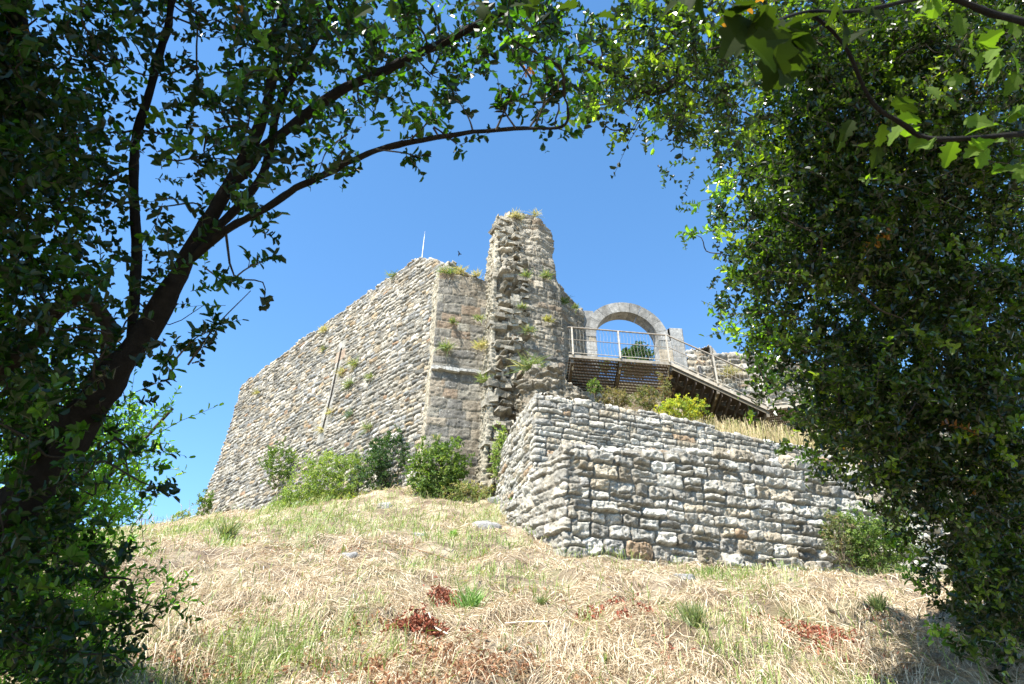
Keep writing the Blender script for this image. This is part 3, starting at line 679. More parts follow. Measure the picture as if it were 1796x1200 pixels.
tr3 = spline(PD([(318, 470, 2.93), (385, 412, 2.87), (450, 375, 2.8), (520, 330, 2.75), (590, 295, 2.7), (655, 266, 2.65), (740, 246, 2.6), (830, 232, 2.55), (905, 226, 2.5), (985, 222, 2.5), (996, 190, 2.5), (985, 160, 2.5)]), 6)
mb.tube(tr3, np.interp(np.linspace(0, 11, len(tr3)), range(12), [8, 7.5, 7.2, 6.6, 6.5, 5.2, 4.2, 3.4, 3, 2.4, 1.8, 1.2])*2.7/F, 8, (.015, .013, .010), .4, 7)
tr4 = spline(PD([(230, 640, 3.0), (238, 420, 3.2), (235, 270, 3.3), (265, 150, 3.35), (295, 40, 3.4), (310, -60, 3.4)]), 6)
mb.tube(tr4, np.linspace(9, 7, len(tr4))*3.2/F, 8, (.013, .011, .009), .35, 9)
tr5 = spline(PD([(-80, 700, 3.1), (20, 640, 3.1), (80, 570, 3.1), (120, 530, 3.1), (160, 525, 3.1), (190, 580, 3.1), (185, 660, 3.1)]), 6)
mb.tube(tr5, np.linspace(14, 12, len(tr5))*3.1/F, 7, (.05, .04, .03), .3, 11)
tr6 = spline(PD([(-60, 420, 3.4), (20, 250, 3.4), (30, 100, 3.4), (10, -80, 3.4)]), 6)
mb.tube(tr6, np.linspace(24, 16, len(tr6))*3.4/F, 8, (.014, .012, .010), .3, 12)
tr7 = spline(PD([(340, 440, 2.95), (445, 330, 3.0), (475, 260, 3.05), (490, 180, 3.1), (560, 60, 3.1), (600, -60, 3.1)]), 6)
mb.tube(tr7, np.linspace(8, 6, len(tr7))*3/F, 6, (.013, .011, .009), .3, 14)
mb.build('trunk', M_BARK, lt_)
skel = np.concatenate([tr1, tr2, tr3, tr4, tr5, tr6, tr7])
lf, wd = MB(), MB()
cl = [(a_, b_, c_*(.9 if a_ < 3 else .48 if a_ < 7 else .72)) for a_, b_, c_ in cells(LEFT, 0, 1.0)]
cl += [(a_, b_, .7*min(1, (a_+8)/4)) for a_ in range(-7, 0) for b_ in range(-2, 19)]+[(a_, b_, .4) for a_ in range(0, 16) for b_ in (-3, -2, -1)]
P, U, V_, D_ = scatter(cl, 2.35, 4.1, rng, 8.5)
U = np.clip(U, 0, None); V_ = np.clip(V_, 0, None); dd_ = rdir(len(P), rng, .25); LL = rng.uniform(.09, .22, len(P))
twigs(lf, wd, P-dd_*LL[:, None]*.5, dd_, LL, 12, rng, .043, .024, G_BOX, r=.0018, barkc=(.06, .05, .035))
connect(wd, skel, P[rng.choice(len(P), 330)], rng, .007, .0018, (.035, .03, .022))
# sprigs standing clear of the mass against the sky
spr = [((400, 500), (495, 447), 2.6), ((300, 640), (360, 585), 2.55), ((330, 640), (440, 510), 2.6), ((905, 226), (880, 150), 2.5), ((930, 222), (985, 150), 2.5),
       ((660, 262), (720, 280), 2.6), ((610, 235), (560, 300), 2.65), ((830, 232), (800, 170), 2.55), ((720, 246), (760, 180), 2.6), ((360, 470), (400, 500), 2.6), ((870, 228), (925, 120), 2.5), ((940, 218), (960, 120), 2.5), ((250, 620), (300, 650), 2.6)]
for (a_, b_, d_) in spr:
    p, q = dep(*a_, d_), dep(*b_, d_*.99); n = 5
    m_ = (p+q)/2+rng.normal(size=3)*.02; Pp = spline([p, m_, q], 5); wd.tube(Pp, np.linspace(.004, .0015, len(Pp)), 4, (.07, .058, .042))
    o_ = Pp[rng.randint(2, len(Pp), n)]; d0 = rdir(n, rng, .3)*.7+(q-p)/np.linalg.norm(q-p)
    d0 /= np.linalg.norm(d0, axis=1)[:, None]
    twigs(lf, wd, o_, d0, rng.uniform(.03, .08, n), 5, rng, .045, .023, G_BOX)
# unseen leaves added out of frame toward the sun, to shade boughs in view
pw_ = np.where(U < 430, 1., .12)*np.where(V_ > 700, .5, 1); P2 = P[rng.choice(len(P), 3600, p=pw_/pw_.sum())]+SUN*rng.uniform(.7, 2.6, (3600, 1))+rng.normal(size=(3600, 3))*.15
u_, v_, d_ = project(P2); inn = (d_ > 0) & (u_ > -60) & (u_ < 1856) & (v_ > -90) & (v_ < 1290)
P2 = P2[~inn & (np.linalg.norm(P2, axis=1) > 1.0)]
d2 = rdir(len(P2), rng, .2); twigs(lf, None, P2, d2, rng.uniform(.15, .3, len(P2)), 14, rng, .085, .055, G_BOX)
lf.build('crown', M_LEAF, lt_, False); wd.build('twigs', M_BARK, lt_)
# ---------------- sparse olive-like shrub at lower left
rng = np.random.RandomState(15)
so_ = empty('slender_leaved_shrub', (-3.2, 3.6, -.2), 'light green upright shrub with small leaves beneath the leaning trunk at left', 'shrub')
lf, wd = MB(), MB(); root = np.array([-3.3, 4.1, .0])
SM = [(0, 11, 2), (1, 11, 2), (0, 12, 3), (1, 12, 4), (2, 12, 3), (3, 12, 3), (4, 12, .7), (4, 13, 1.6), (4, 14, 1), (1, 13, 4), (2, 13, 4), (3, 13, 4), (0, 13, 4), (1, 14, 4), (2, 14, 4), (3, 14, 3.6), (0, 14, 4), (0, 15, 4), (1, 15, 4), (2, 15, 3.3), (3, 15, 1), (0, 16, 4), (1, 16, 4), (2, 16, 3), (3, 16, 1), (0, 17, 4), (1, 17, 4), (2, 17, 4), (3, 17, 2.5), (4, 17, .9), (0, 18, 5), (1, 18, 4), (2, 18, 3.5), (3, 18, 1.2), (0, 19, 5), (1, 19, 4), (2, 19, 3)]
P, U, V_, D_ = scatter([(a_, b_, c_*.5) for a_, b_, c_ in SM], 3.6, 4.8, rng, 17)
dd_ = rdir(len(P), rng, 1.1)+np.array([.35, 0, 0]); dd_ /= np.linalg.norm(dd_, axis=1)[:, None]
twigs(lf, wd, P-dd_*.1, dd_, rng.uniform(.18, .36, len(P)), 14, rng, .045, .017, [(4, (.06, .12, .025)), (4, (.10, .17, .04)), (2, (.15, .2, .06))], spread=.7)
sk = np.concatenate([spline([root+[dx, 0, -.2], root+[dx*2, .1, .9], root+[dx*4+.2, .1, 2.0]], 6) for dx in (-.25, 0, .2)])
for dx in (-.25, 0, .2): wd.tube(spline([root+[dx, 0, -.5], root+[dx*2, .1, .9], root+[dx*4+.2, .1, 2.0]], 6), np.linspace(.03, .01, 13), 6, (.08, .065, .05))
connect(wd, sk, P[rng.choice(len(P), 60)], rng, .009, .003)
lf.build('foliage', M_LEAF, so_, False); wd.build('stems', M_BARK, so_)
# ---------------- right tree
rng = np.random.RandomState(25)
rtz = empty('holm_oak', (5.4, 4.6, .2), 'dense glossy evergreen filling the whole right side with sunlit leaves', 'tree')
mb = MB(); S1 = spline(PD([(1900, 1500, 6.2), (1830, 1150, 6.3), (1760, 850, 6.4), (1700, 560, 6.5), (1640, 300, 6.6), (1560, 60, 6.7), (1500, -120, 6.8)]), 6)
mb.tube(S1, np.linspace(.16, .05, len(S1)), 9, (.03, .025, .02), .3, 2)
S2 = spline(PD([(1700, 560, 6.4), (1600, 430, 6.0), (1500, 330, 5.7), (1400, 300, 5.5)]), 6); mb.tube(S2, np.linspace(.06, .02, len(S2)), 6, (.03, .025, .02))
S3 = spline(PD([(1640, 300, 6.5), (1480, 140, 6.2), (1330, 80, 4.8), (1240, 110, 4.0), (1150, 160, 3.6), (1080, 130, 3.45), (1010, 100, 3.35)]), 6); mb.tube(S3, np.linspace(.06, .008, len(S3)), 6, (.03, .025, .02))
S4 = spline(PD([(1760, 850, 6.3), (1640, 720, 6.0), (1520, 640, 5.8), (1420, 600, 5.6)]), 6); mb.tube(S4, np.linspace(.06, .015, len(S4)), 6, (.03, .025, .02))
mb.build('trunk', M_BARK, rtz)
lf, wd = MB(), MB(); cl = cells(RIGHT, 17, 1.0); near_ = [c for c in cl if c[0] < 22 and c[1] < 4]; cl = [c for c in cl if not (c[0] < 22 and c[1] < 4)]
cl += [(a_, b_, .75*(1-(a_-30)/7)) for a_ in range(30, 36) for b_ in range(-3+(a_-30)//2, 21) if (a_*7+b_*5) % 4]+[(a_, b_, .5+.2*b_/4) for a_ in range(21, 30) for b_ in range(-4, 0) if a_-b_*1.2 > 23.5 and (a_*7+b_*5) % 5]
P, U, V_, D_ = scatter(cl, 4.5, 7.8, rng, 42)
hole = vn(P[:, 0]*2.3, P[:, 1]*2.3, P[:, 2]*2.3, seed=61)*.6+vn(P[:, 0]*5, P[:, 1]*5, P[:, 2]*5, seed=62)*.4; P = P[hole > .485]
Pn, _u, _v, _d = scatter(near_, 3.0, 4.1, rng, 15)
dn = rdir(len(Pn), rng, .4)+np.array([-.3, -.1, 0]); dn /= np.linalg.norm(dn, axis=1)[:, None]
twigs(lf, wd, Pn-dn*.08, dn, rng.uniform(.1, .24, len(Pn)), 13, rng, .037, .022, G_OAK, r=.0022, pairs=False, barkc=(.06, .05, .038))
connect(wd, S3[12:], Pn[rng.choice(len(Pn), 80)], rng, .006, .0018, (.05, .042, .032))
# thin edges pull in: shallower depth toward the rim, bulging lumps
dd_ = rdir(len(P), rng, .45)+np.array([-.3, -.1, 0]); dd_ /= np.linalg.norm(dd_, axis=1)[:, None]; LL = rng.uniform(.14, .36, len(P))
twigs(lf, wd, P-dd_*LL[:, None]*.5, dd_, LL, 16, rng, .052, .03, G_OAK, r=.003, pairs=False, barkc=(.1, .085, .06))
connect(wd, np.concatenate([S1, S2, S3, S4]), P[rng.choice(len(P), 260)], rng, .011, .003, (.06, .05, .038))
spr = [((1290, 320), (1232, 352), 5.2), ((1300, 400), (1230, 410), 5.2), ((1340, 500), (1290, 485), 5.2), ((1400, 545), (1262, 552), 5.1), ((1400, 560), (1290, 580), 5.1), ((1420, 610), (1330, 600), 5.0), ((1400, 640), (1290, 605), 5.0), ((1300, 300), (1250, 320), 5.2),
       ((1120, 170), (1050, 192), 3.6), ((1090, 130), (990, 140), 3.5), ((1080, 180), (1010, 185), 3.5), ((1200, 200), (1150, 215), 3.7), ((1330, 640), (1400, 700), 5.0), ((1450, 830), (1400, 790), 5.2), ((1620, 1000), (1560, 960), 5.3), ((1680, 1130), (1640, 1100), 5.0), ((1640, 1050), (1600, 1010), 5.2)]
for (a_, b_, d_) in spr:
    p, q = dep(*a_, d_), dep(*b_, d_*.98); n = 9
    Pp = spline([p, (p+q)/2+rng.normal(size=3)*.03, q], 5); wd.tube(Pp, np.linspace(.006, .002, len(Pp)), 4, (.12, .1, .07))
    o_ = Pp[rng.randint(2, len(Pp), n)]; d0 = rdir(n, rng, .4)*.8+(q-p)/np.linalg.norm(q-p); d0 /= np.linalg.norm(d0, axis=1)[:, None]
    twigs(lf, wd, o_, d0, rng.uniform(.08, .16, n), 6, rng, .055, .027, [(1, (.09, .17, .03)), (1, (.05, .10, .02)), (.6, (.17, .25, .06))])
lf.build('crown', M_LEAF2, rtz, False); wd.build('twigs', M_BARK, rtz)
# ---------------- oak bough hanging close to the camera at upper right
rng = np.random.RandomState(35)
ob = empty('oak_bough', tuple(dep(1900, 100, 1.9)), 'dark oak bough with large lobed leaves hanging close by at upper right', 'branch')
mb = MB(); O1 = spline(PD([(1900, 60, 1.9), (1760, 30, 1.8), (1650, -10, 1.75), (1560, -40, 1.7)]), 6); mb.tube(O1, np.linspace(.012, .006, len(O1)), 8, (.014, .012, .010), .3)
O2 = spline(PD([(1420, 20, 1.5), (1480, 80, 1.55), (1530, 180, 1.6), (1580, 215, 1.65), (1640, 245, 1.7), (1800, 235, 1.8), (1900, 225, 1.9)]), 6); mb.tube(O2, np.linspace(.004, .008, len(O2)), 8, (.014, .012, .010), .3)
O3 = spline(PD([(1650, -10, 1.75), (1500, 20, 1.6), (1420, 20, 1.5), (1360, 40, 1.35), (1340, 80, 1.3)]), 5); mb.tube(O3, np.linspace(.006, .002, len(O3)), 6, (.014, .012, .010), .3)
mb.build('bough', M_BARK, ob)
def oakleaf(mb, p, d, n, L, col):
    d = d/np.linalg.norm(d); sd = np.cross(d, n); sd /= np.linalg.norm(sd); n = np.cross(sd, d)
    xs = np.linspace(0, 1, 13); wv = .30*np.sin(math.pi*np.clip(xs, .02, 1)**.8)**.7*(1+.28*np.sin(xs*math.pi*7)); wv[0] = .02; wv[-1] = .05
    Vv = []
    for x_, w_ in zip(xs, wv):
        c_ = p+d*L*x_-n*L*.25*x_**2
        Vv += [c_-sd*w_*L+n*w_*L*.25, c_, c_+sd*w_*L+n*w_*L*.25]
    Fq = []
    for i in range(12):
        for j in range(2): Fq.append([i*3+j, i*3+j+1, i*3+j+4, i*3+j+3])
    mb.add(Vv, Fq, col)
lf = MB()
for (u, v, d_, L_, k) in [(1330, 20, 1.25, .10, 6), (1370, 60, 1.3, .10, 6), (1380, 100, 1.3, .09, 4), (1310, 60, 1.2, .08, 3), (1460, 60, 1.5, .08, 4), (1500, 30, 1.6, .07, 4), (1560, 200, 1.65, .07, 3), (1700, 240, 1.75, .075, 3), (1600, 230, 1.7, .08, 5), (1640, 160, 1.7, .06, 3),
     (1690, 60, 1.8, .07, 5), (1730, 90, 1.8, .065, 5), (1770, 130, 1.85, .065, 4), (1640, 40, 1.75, .06, 4), (1780, 200, 1.8, .07, 4), (1720, 280, 1.8, .065, 3), (1770, 300, 1.8, .065, 4), (1540, 270, 1.7, .07, 2), (1480, 240, 1.7, .07, 3), (1790, 30, 1.9, .07, 6), (940, 20, 1.7, .08, 5), (1010, 10, 1.6, .07, 4), (1200, 0, 1.5, .07, 5), (660, 10, 1.9, .06, 3), (870, 30, 1.8, .07, 4)]:
    for q in range(k):
        p = dep(u+rng.uniform(-30, 30), v+rng.uniform(-30, 25), d_+rng.uniform(-.06, .06))
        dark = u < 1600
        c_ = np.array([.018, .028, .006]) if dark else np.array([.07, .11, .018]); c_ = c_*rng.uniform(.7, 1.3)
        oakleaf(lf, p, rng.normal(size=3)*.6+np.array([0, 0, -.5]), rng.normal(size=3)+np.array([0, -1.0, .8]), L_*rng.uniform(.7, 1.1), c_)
lf.build('oak_leaves', M_OAKL, ob, False)

# ------------------------------------------------------------------ bushes and wall plants
def bush(name, base, w_, h_, n, lL, lW, pal, label, cat='bush', seed=0, up=.5, stems=7, dp=None, mat_=None, m=9):
    rng = np.random.RandomState(100+seed); dp = dp or w_
    e = empty(name, base, label, cat); lf, wd = MB(), MB(); base = np.asarray(base, float)
    v = rng.normal(size=(n, 3)); v /= np.linalg.norm(v, axis=1)[:, None]; rr = rng.uniform(.35, 1, n)**.6
    lump = .55+.9*vn(v[:, 0]*2.2+seed, v[:, 1]*2.2, v[:, 2]*2.2, seed=seed)
    P = v*(rr*lump)[:, None]*np.array([w_/2, dp/2, h_/2])+np.array([0, 0, h_*.5])
    P[:, 2] = np.maximum(P[:, 2], .03*h_*rng.rand(n)); P = P+base
    d_ = v*.8+rdir(n, rng, up); d_ /= np.linalg.norm(d_, axis=1)[:, None]
    L = rng.uniform(.12, .3, n)*max(w_, h_)**.5*.7
    twigs(lf, wd, P-d_*L[:, None]*.6, d_, L, m, rng, lL, lW, pal, r=.004, barkc=(.12, .1, .06))
    for i in range(stems):
        q = P[rng.randint(n)]; Pp = spline([base-[0, 0, .15], (base+q)/2+rng.normal(size=3)*.05, q], 4)
        wd.tube(Pp, np.linspace(.018, .005, len(Pp)), 4, (.13, .105, .07))
    lf.build('foliage', mat_ or M_SOFT, e, False); wd.build('stems', M_BARK, e)
GRN = [(3, (.08, .14, .03)), (2, (.13, .20, .045)), (1.5, (.2, .26, .07))]
LGT = [(3, (.17, .25, .06)), (2, (.23, .31, .08)), (1.5, (.31, .36, .12))]
DRK = [(3, (.03, .065, .025)), (2, (.05, .10, .035)), (1, (.09, .14, .055))]
YEL = [(3, (.34, .38, .05)), (2, (.45, .42, .05)), (2, (.2, .28, .05))]
def hb(u, v): p = hit(u, v); return p
def pxm(p, px): return px*(p[1]*CP+p[2]*SP)/F
def hbush(name, u, vb, wp, hp, n, lL, lW, pal, label, seed, base=None, **k):
    p = hb(u, vb) if base is None else base; p = np.array(p)
    bush(name, p-[0, 0, .05], pxm(p, wp), pxm(p, hp)*1.12, n, lL, lW, pal, label, seed=seed, **k)
hbush('shrub', 484, 868, 62, 72, 190, .09, .05, GRN, 'small round green shrub alone against the rampart foot, leftmost of the bushes', 1, base=plane_hit(484, 850, A+np.array([-.35, -.35])*1.8, math.radians(135)))
hbush('shrub', 588, 885, 165, 86, 820, .10, .04, LGT, 'wide light green shrub in the middle of the rampart foot', 2, base=at(588, 885, 23.3), dp=2.0)
hbush('shrub', 688, 862, 122, 90, 560, .10, .05, DRK, 'dark green bush next to the rampart and buttress corner', 3, base=at(688, 856, 21.6), dp=1.5)
hbush('shrub', 768, 876, 118, 98, 620, .09, .05, GRN, 'bright mid green bush directly in front of the ashlar buttress', 4, base=at(768, 874, 19.5), dp=1.4)
hbush('shrub', 884, 850, 48, 100, 240, .07, .035, LGT, 'thin pale green shrub at the foot of the broken pier', 5, base=at(884, 850, 18.9), dp=.6)
hbush('fern_tuft', 915, 880, 38, 42, 130, .07, .02, [(1, (.10, .2, .03)), (1, (.15, .25, .04))], 'small bright green tuft left of the lower wall, below the thin shrub', 6, base=at(917, 882, 16.7), dp=.4)
hbush('shrub', 356, 905, 30, 42, 80, .1, .05, GRN, 'small green shrub climbing the far left end of the rampart', 7, base=at(357, 905, 30.2), dp=.8)
hbush('shrub', 318, 918, 36, 22, 60, .1, .05, LGT, 'low light green plant left of the rampart on the skyline', 8, base=at(318, 918, 28))
hbush('shrub', 1545, 1004, 150, 105, 620, .07, .035, GRN, 'green shrub in front of the rough wall, half hidden by the right tree', 9, base=at(1545, 1002, 16.1), dp=1.3)
hbush('dry_shrub', 1478, 985, 50, 90, 160, .06, .02, [(2, (.22, .24, .12)), (1, (.28, .22, .12)), (1, (.14, .18, .07))], 'dry grey green shrub growing up the rough wall at right', 10, base=at(1478, 990, 15.9), dp=.5)
hbush('yellow_shrub', 1196, 735, 84, 44, 320, .07, .035, YEL, 'yellow flowering shrub on the terrace under the walkway', 11, base=at(1196, 738, 17.4), dp=.8)
hbush('dry_shrub', 1172, 700, 26, 56, 70, .06, .025, [(1, (.25, .16, .08)), (1, (.2, .2, .08))], 'reddish dry shrub rising between deck and yellow shrub', 12, base=at(1170, 706, 18.4), dp=.4)
hbush('shrub', 1010, 690, 22, 30, 60, .06, .03, GRN, 'little green plant in the shade under the left end of the walkway', 13, base=at(1043, 690, 18.6), dp=.4)
hbush('dry_shrub', 1080, 712, 70, 34, 200, .07, .025, [(2, (.16, .16, .07)), (2, (.24, .19, .1))], 'low dry weeds in the shade below the middle of the deck', 21, base=at(1078, 714, 18.6), dp=.6)
hbush('dry_shrub', 1140, 716, 60, 40, 180, .07, .025, [(2, (.14, .16, .06)), (1, (.26, .2, .1))], 'dry weeds left of the yellow shrub under the deck', 22, base=at(1138, 718, 18.2), dp=.6)
hbush('far_tree', 1122, 660, 66, 62, 420, .12, .07, DRK, 'round dark green tree seen through the arch opening', 14, base=at(1122, 662, 30), cat='tree', dp=1.8)
hbush('shrub', 1064, 650, 20, 26, 50, .1, .05, GRN, 'small sprig of green at the left foot of the arch opening', 15, base=at(1062, 652, 28), dp=.6)
hbush('weeds', 520, 900, 90, 40, 300, .10, .03, LGT, 'low grey green weeds at the rampart foot below the small round shrub', 17, base=at(520, 900, 24.0), dp=1.6)
hbush('weeds', 700, 885, 120, 26, 300, .08, .025, [(2, (.22, .26, .1)), (2, (.36, .3, .16))], 'low dry weeds in front of the dark green bush', 18, base=at(700, 888, 20.6), dp=1.2)
hbush('weeds', 820, 880, 90, 30, 260, .08, .025, [(2, (.18, .24, .08)), (2, (.34, .3, .16))], 'low mixed weeds between bright green bush and pier foot', 19, base=at(822, 880, 19.2), dp=.9)
# clusters of yellow flowers and blueish grass at the mound
hbush('flowering_plant', 632, 897, 110, 26, 420, .05, .03, [(3, (.33, .35, .05)), (2, (.16, .23, .05))], 'low yellow flowering plant in front of the wide light green shrub', 16, base=at(630, 899, 21.0), dp=1.0)

def tuftmesh(mb, base, n, h, spread, pal, rng, wd=.01, nrm=(0, 0, 1)):
    nrm = np.asarray(nrm, float); d = rdir(n, rng)*spread+nrm; d /= np.linalg.norm(d, axis=1)[:, None]
    L = h*rng.uniform(.5, 1.1, n); p = base+rng.normal(size=(n, 3))*[h*.22*spread, h*.22*spread, h*.04]
    q = np.array([0, .35, .7, 1.]); dr = rng.uniform(.1, .5, n)
    Pq = p[:, None]+d[:, None]*(L[:, None]*q)[..., None]; Pq[..., 2] -= (dr*L)[:, None]*q**2*.9
    sd = np.cross(d, rng.normal(size=(n, 3))); sd /= np.linalg.norm(sd, axis=1)[:, None]+1e-9; wq = wd*np.array([1, .9, .6, .1])
    Vv = np.stack([Pq-sd[:, None]*wq[None, :, None]/2, Pq+sd[:, None]*wq[None, :, None]/2], 2).reshape(n, 8, 3)
    b = np.arange(n)[:, None, None]*8; i = np.arange(3)[None, :, None]*2
    Fq = (b+i+np.array([0, 1, 3, 2])[None, None]).reshape(-1, 4)
    mb.add(Vv.reshape(-1, 3), Fq, np.repeat(pick(n, rng, pal, .2), 8, 0))
rng = np.random.RandomState(55)
PLN = [(2, (.14, .2, .07)), (2, (.2, .25, .1)), (1, (.38, .34, .18))]
DRYP = [(2, (.42, .36, .2)), (1, (.3, .3, .14)), (1, (.5, .42, .26))]
def wp(name, P, nrm, h, n, pal, label, cat='wall plant', wd=.025, sp=.9):
    mb = MB(); tuftmesh(mb, np.asarray(P, float), n, h, sp, pal, rng, wd, nrm); tag(mb.build(name, M_GRASS, None, False), label, cat, 'plants rooted in the walls')
nL = np.array([-.5, -.5, .5])
def LW(u, v): p = plane_hit(u, v, A, math.radians(135)); b = .45*max(0, 15-p[2])/8; p = plane_hit(u, v, A+np.array([-.707, -.707])*b, math.radians(135)); return p
for u, v, h, n, pal, lab in [
    (628, 640, .5, 90, PLN, 'green tuft in the upper middle of the rampart, right of the slit top'), (605, 655, .42, 70, DRYP, 'yellowish tuft just right of the arrow slit'),
    (618, 676, .45, 80, PLN, 'long green tuft below the yellowish tuft by the slit'), (655, 664, .4, 60, PLN, 'green sprig halfway between slit and buttress'),
    (571, 615, .35, 50, PLN, 'small tuft above and left of the slit'), (456, 690, .4, 60, DRYP, 'dry tuft high on the left end of the rampart'),
    (585, 725, .42, 70, DRYP, 'dry tuft at the right edge of the slit near its foot'), (569, 757, .4, 60, DRYP, 'pale tuft at the foot of the arrow slit'),
    (618, 730, .4, 70, [(1, (.12, .17, .12))], 'grey green round tuft low in the middle of the rampart'), (650, 752, .4, 60, PLN, 'green tuft low on the rampart near the dark bush'),
    (572, 582, .45, 60, DRYP, 'dry tuft just under the top edge of the rampart'), (692, 485, .4, 60, PLN, 'tuft under the top edge near the mast')]:
    wp('wall_plant', LW(u, v)-[.05, .05, 0], nL, h, n, pal, lab)
def BW(u, v): return at(u, v, 20.3)
for u, v, h, n, pal, lab, Yd in [
    (784, 482, .55, 120, PLN, 'green grass tuft on top of the buttress beside the rampart corner', 20.5), (806, 478, .45, 80, DRYP, 'dry grass on the middle of the buttress top', 20.6), (836, 484, .4, 60, DRYP, 'dry grass on the buttress top against the pier', 20.6),
    (782, 612, .45, 90, PLN, 'green tuft in the middle of the ashlar face', 20.25), (840, 560, .35, 60, PLN, 'tuft in the crack between buttress and pier, upper', 20.35), (843, 610, .5, 90, DRYP, 'dry tuft in the crack between buttress and pier, middle', 20.2),
    (850, 668, .45, 80, PLN, 'green tuft on the narrow side of the pier', 19.8), (795, 565, .3, 60, PLN, 'little tuft high on the ashlar face', 20.35), (765, 770, .3, 40, PLN, 'little tuft low on the ashlar face', 20.1),
    (905, 382, .5, 110, DRYP, 'dry grass tuft on the left of the pier top', 20.5), (940, 378, .4, 60, DRYP, 'wispy grass on the right of the pier top', 20.7), (957, 486, .4, 110, PLN, 'green tuft on the right shoulder of the pier', 20.5), (925, 485, .35, 60, PLN, 'green tuft on the pier front at the shadowed step', 20.1),
    (962, 562, .3, 90, [(1, (.36, .33, .12)), (1, (.28, .27, .1))], 'round yellowish tuft on the right side of the pier', 20.25), (915, 540, .3, 70, PLN, 'tuft in the pier front beside a dark hole', 19.95), (928, 580, .35, 80, PLN, 'green tuft above the mid pier ledge', 19.9), (930, 645, .7, 150, PLN, 'tall weedy green plant at the pier ledge above the stump', 19.3),
    (950, 655, .4, 60, PLN, 'green weed to the right of the tall weedy plant', 19.4), (990, 530, .4, 70, GRN, 'green sprig on top of the shadowed stub wall', 22.6), (1010, 540, .3, 50, PLN, 'second sprig lower on the shadowed stub wall', 23.2), (1280, 655, .6, 120, DRYP, 'dry tuft hanging on the courtyard wall behind the railing', 24.4)]:
    wp('wall_plant', at(u, v, Yd-.12), (0, -.45, .7), h, n, pal, lab)

# ------------------------------------------------------------------ straw, grass, dead fern
POLY = np.array([(1.1, 13.85), (9, 16.9), (32, 25.8), (32, 45), (-10, 45), (-16, 33.6), (-3.3, 20.9), (-2.8, 20.1), (-.8, 19.2), (-.25, 17.8), (-.1, 16), (.5, 14.7)])
def inside(x, y):
    r_ = np.zeros(x.shape, bool); n = len(POLY)
    for i in range(n):
        x1, y1 = POLY[i]; x2, y2 = POLY[(i+1) % n]
        c_ = ((y1 > y) != (y2 > y)) & (x < (x2-x1)*(y-y1)/(y2-y1+1e-12)+x1); r_ ^= c_
    return r_
def gsample(n, rng, y0=3.4, y1=30, pw=1.25):
    a = 1-pw; u = rng.rand(n); yy = (y0**a+u*(y1**a-y0**a))**(1/a); xx = rng.uniform(-1, 1, n)*(.82*yy+1.0)
    k = ~inside(xx, yy); return xx[k], yy[k]
def strands(mb, x, y, az, L, lift, wid, col, rng, gz=ground, q=4, rise=0.):
    n = len(x); f = np.linspace(0, 1, q)[None]; cur = rng.normal(size=(n, 1))*.55
    a = az[:, None]+cur*(f-.5); dx = np.cos(a)*L[:, None]/(q-1); dy = np.sin(a)*L[:, None]/(q-1)
    xs = x[:, None]+np.cumsum(dx, 1)-dx[:, :1]; ys = y[:, None]+np.cumsum(dy, 1)-dy[:, :1]
    z = gz(xs, ys)+.012+lift[:, None]*(4*f*(1-f)*.8+.2+rise*f)
    P = np.stack([xs, ys, z], -1); sd = np.stack([-np.sin(a), np.cos(a), rng.normal(size=(n, 1))*.6*np.ones((1, q))], -1); sd /= np.linalg.norm(sd, axis=2)[..., None]
    wq = wid[:, None]*np.array([.7]+[1]*(q-2)+[.3])[None]
    Vv = np.stack([P-sd*wq[..., None]/2, P+sd*wq[..., None]/2], 2).reshape(n, 2*q, 3)
    b = np.arange(n)[:, None, None]*2*q; i = np.arange(q-1)[None, :, None]*2
    mb.add(Vv.reshape(-1, 3), (b+i+np.array([0, 1, 3, 2])[None, None]).reshape(-1, 4), np.repeat(col, 2*q, 0))
STR = [(4, (.51, .42, .285)), (4, (.62, .53, .39)), (2.4, (.38, .29, .18)), (1.5, (.23, .15, .085)), (1.2, (.68, .61, .48))]
rng = np.random.RandomState(77)
def greenness(x, y): return fbm(x*.55+4, y*.34, 4, 21)*.75+fbm(x*2.1, y*1.5, 2, 23)*.25+np.clip((y-11)/22, 0, .12)-.10*np.clip((x-1)/5, 0, 1)*(y < 14)
x, y = gsample(240000, rng); g = greenness(x, y); brown = fbm(x*1.6, y*1.6, 3, 31)
k = rng.rand(len(x)) < np.clip(1.25-(g-.48)*5, .25, 1)*np.where(brown > .575, .22, 1); x, y = x[k], y[k]; n = len(x)
swirl = fbm(x*.5, y*.5, 2, 41)*math.pi*3; az = swirl+rng.normal(size=n)*.8
mb = MB(); strands(mb, x, y, az, rng.uniform(.06, .32, n)*(.75+y/20), rng.gamma(2, .022, n)*(1+y/25)*(.2+1.1*np.clip(fbm(x*1.1, y*1.7, 3, 51)-.47, 0, 1)*3), .0029*(.6+y/6)*rng.uniform(.6, 1.4, n), pick(n, rng, STR, .12), rng)
tag(mb.build('dry_straw', M_STRAW, None, False), 'mown straw lying in tangles over the hillside', 'straw', None, 'stuff')
x, y = gsample(120000, rng, pw=1.15); g = greenness(x, y); k = rng.rand(len(x)) < np.clip((g-.56)*6, 0.03, .8); x, y = x[k], y[k]; n = len(x)
mb = MB(); strands(mb, x, y, rng.rand(n)*6.3, rng.uniform(.03, .14, n)*(.8+y/20), rng.uniform(.02, .07, n)*(.8+y/25), .005*(.6+y/8)*rng.uniform(.6, 1.3, n), pick(n, rng, [(3, (.17, .24, .06)), (2, (.24, .31, .10)), (2, (.36, .36, .17)), (1, (.10, .17, .04))], .15), rng, rise=2.5)
tag(mb.build('green_grass', M_GRASS, None, False), 'patches of green grass between the straw', 'grass', None, 'stuff')
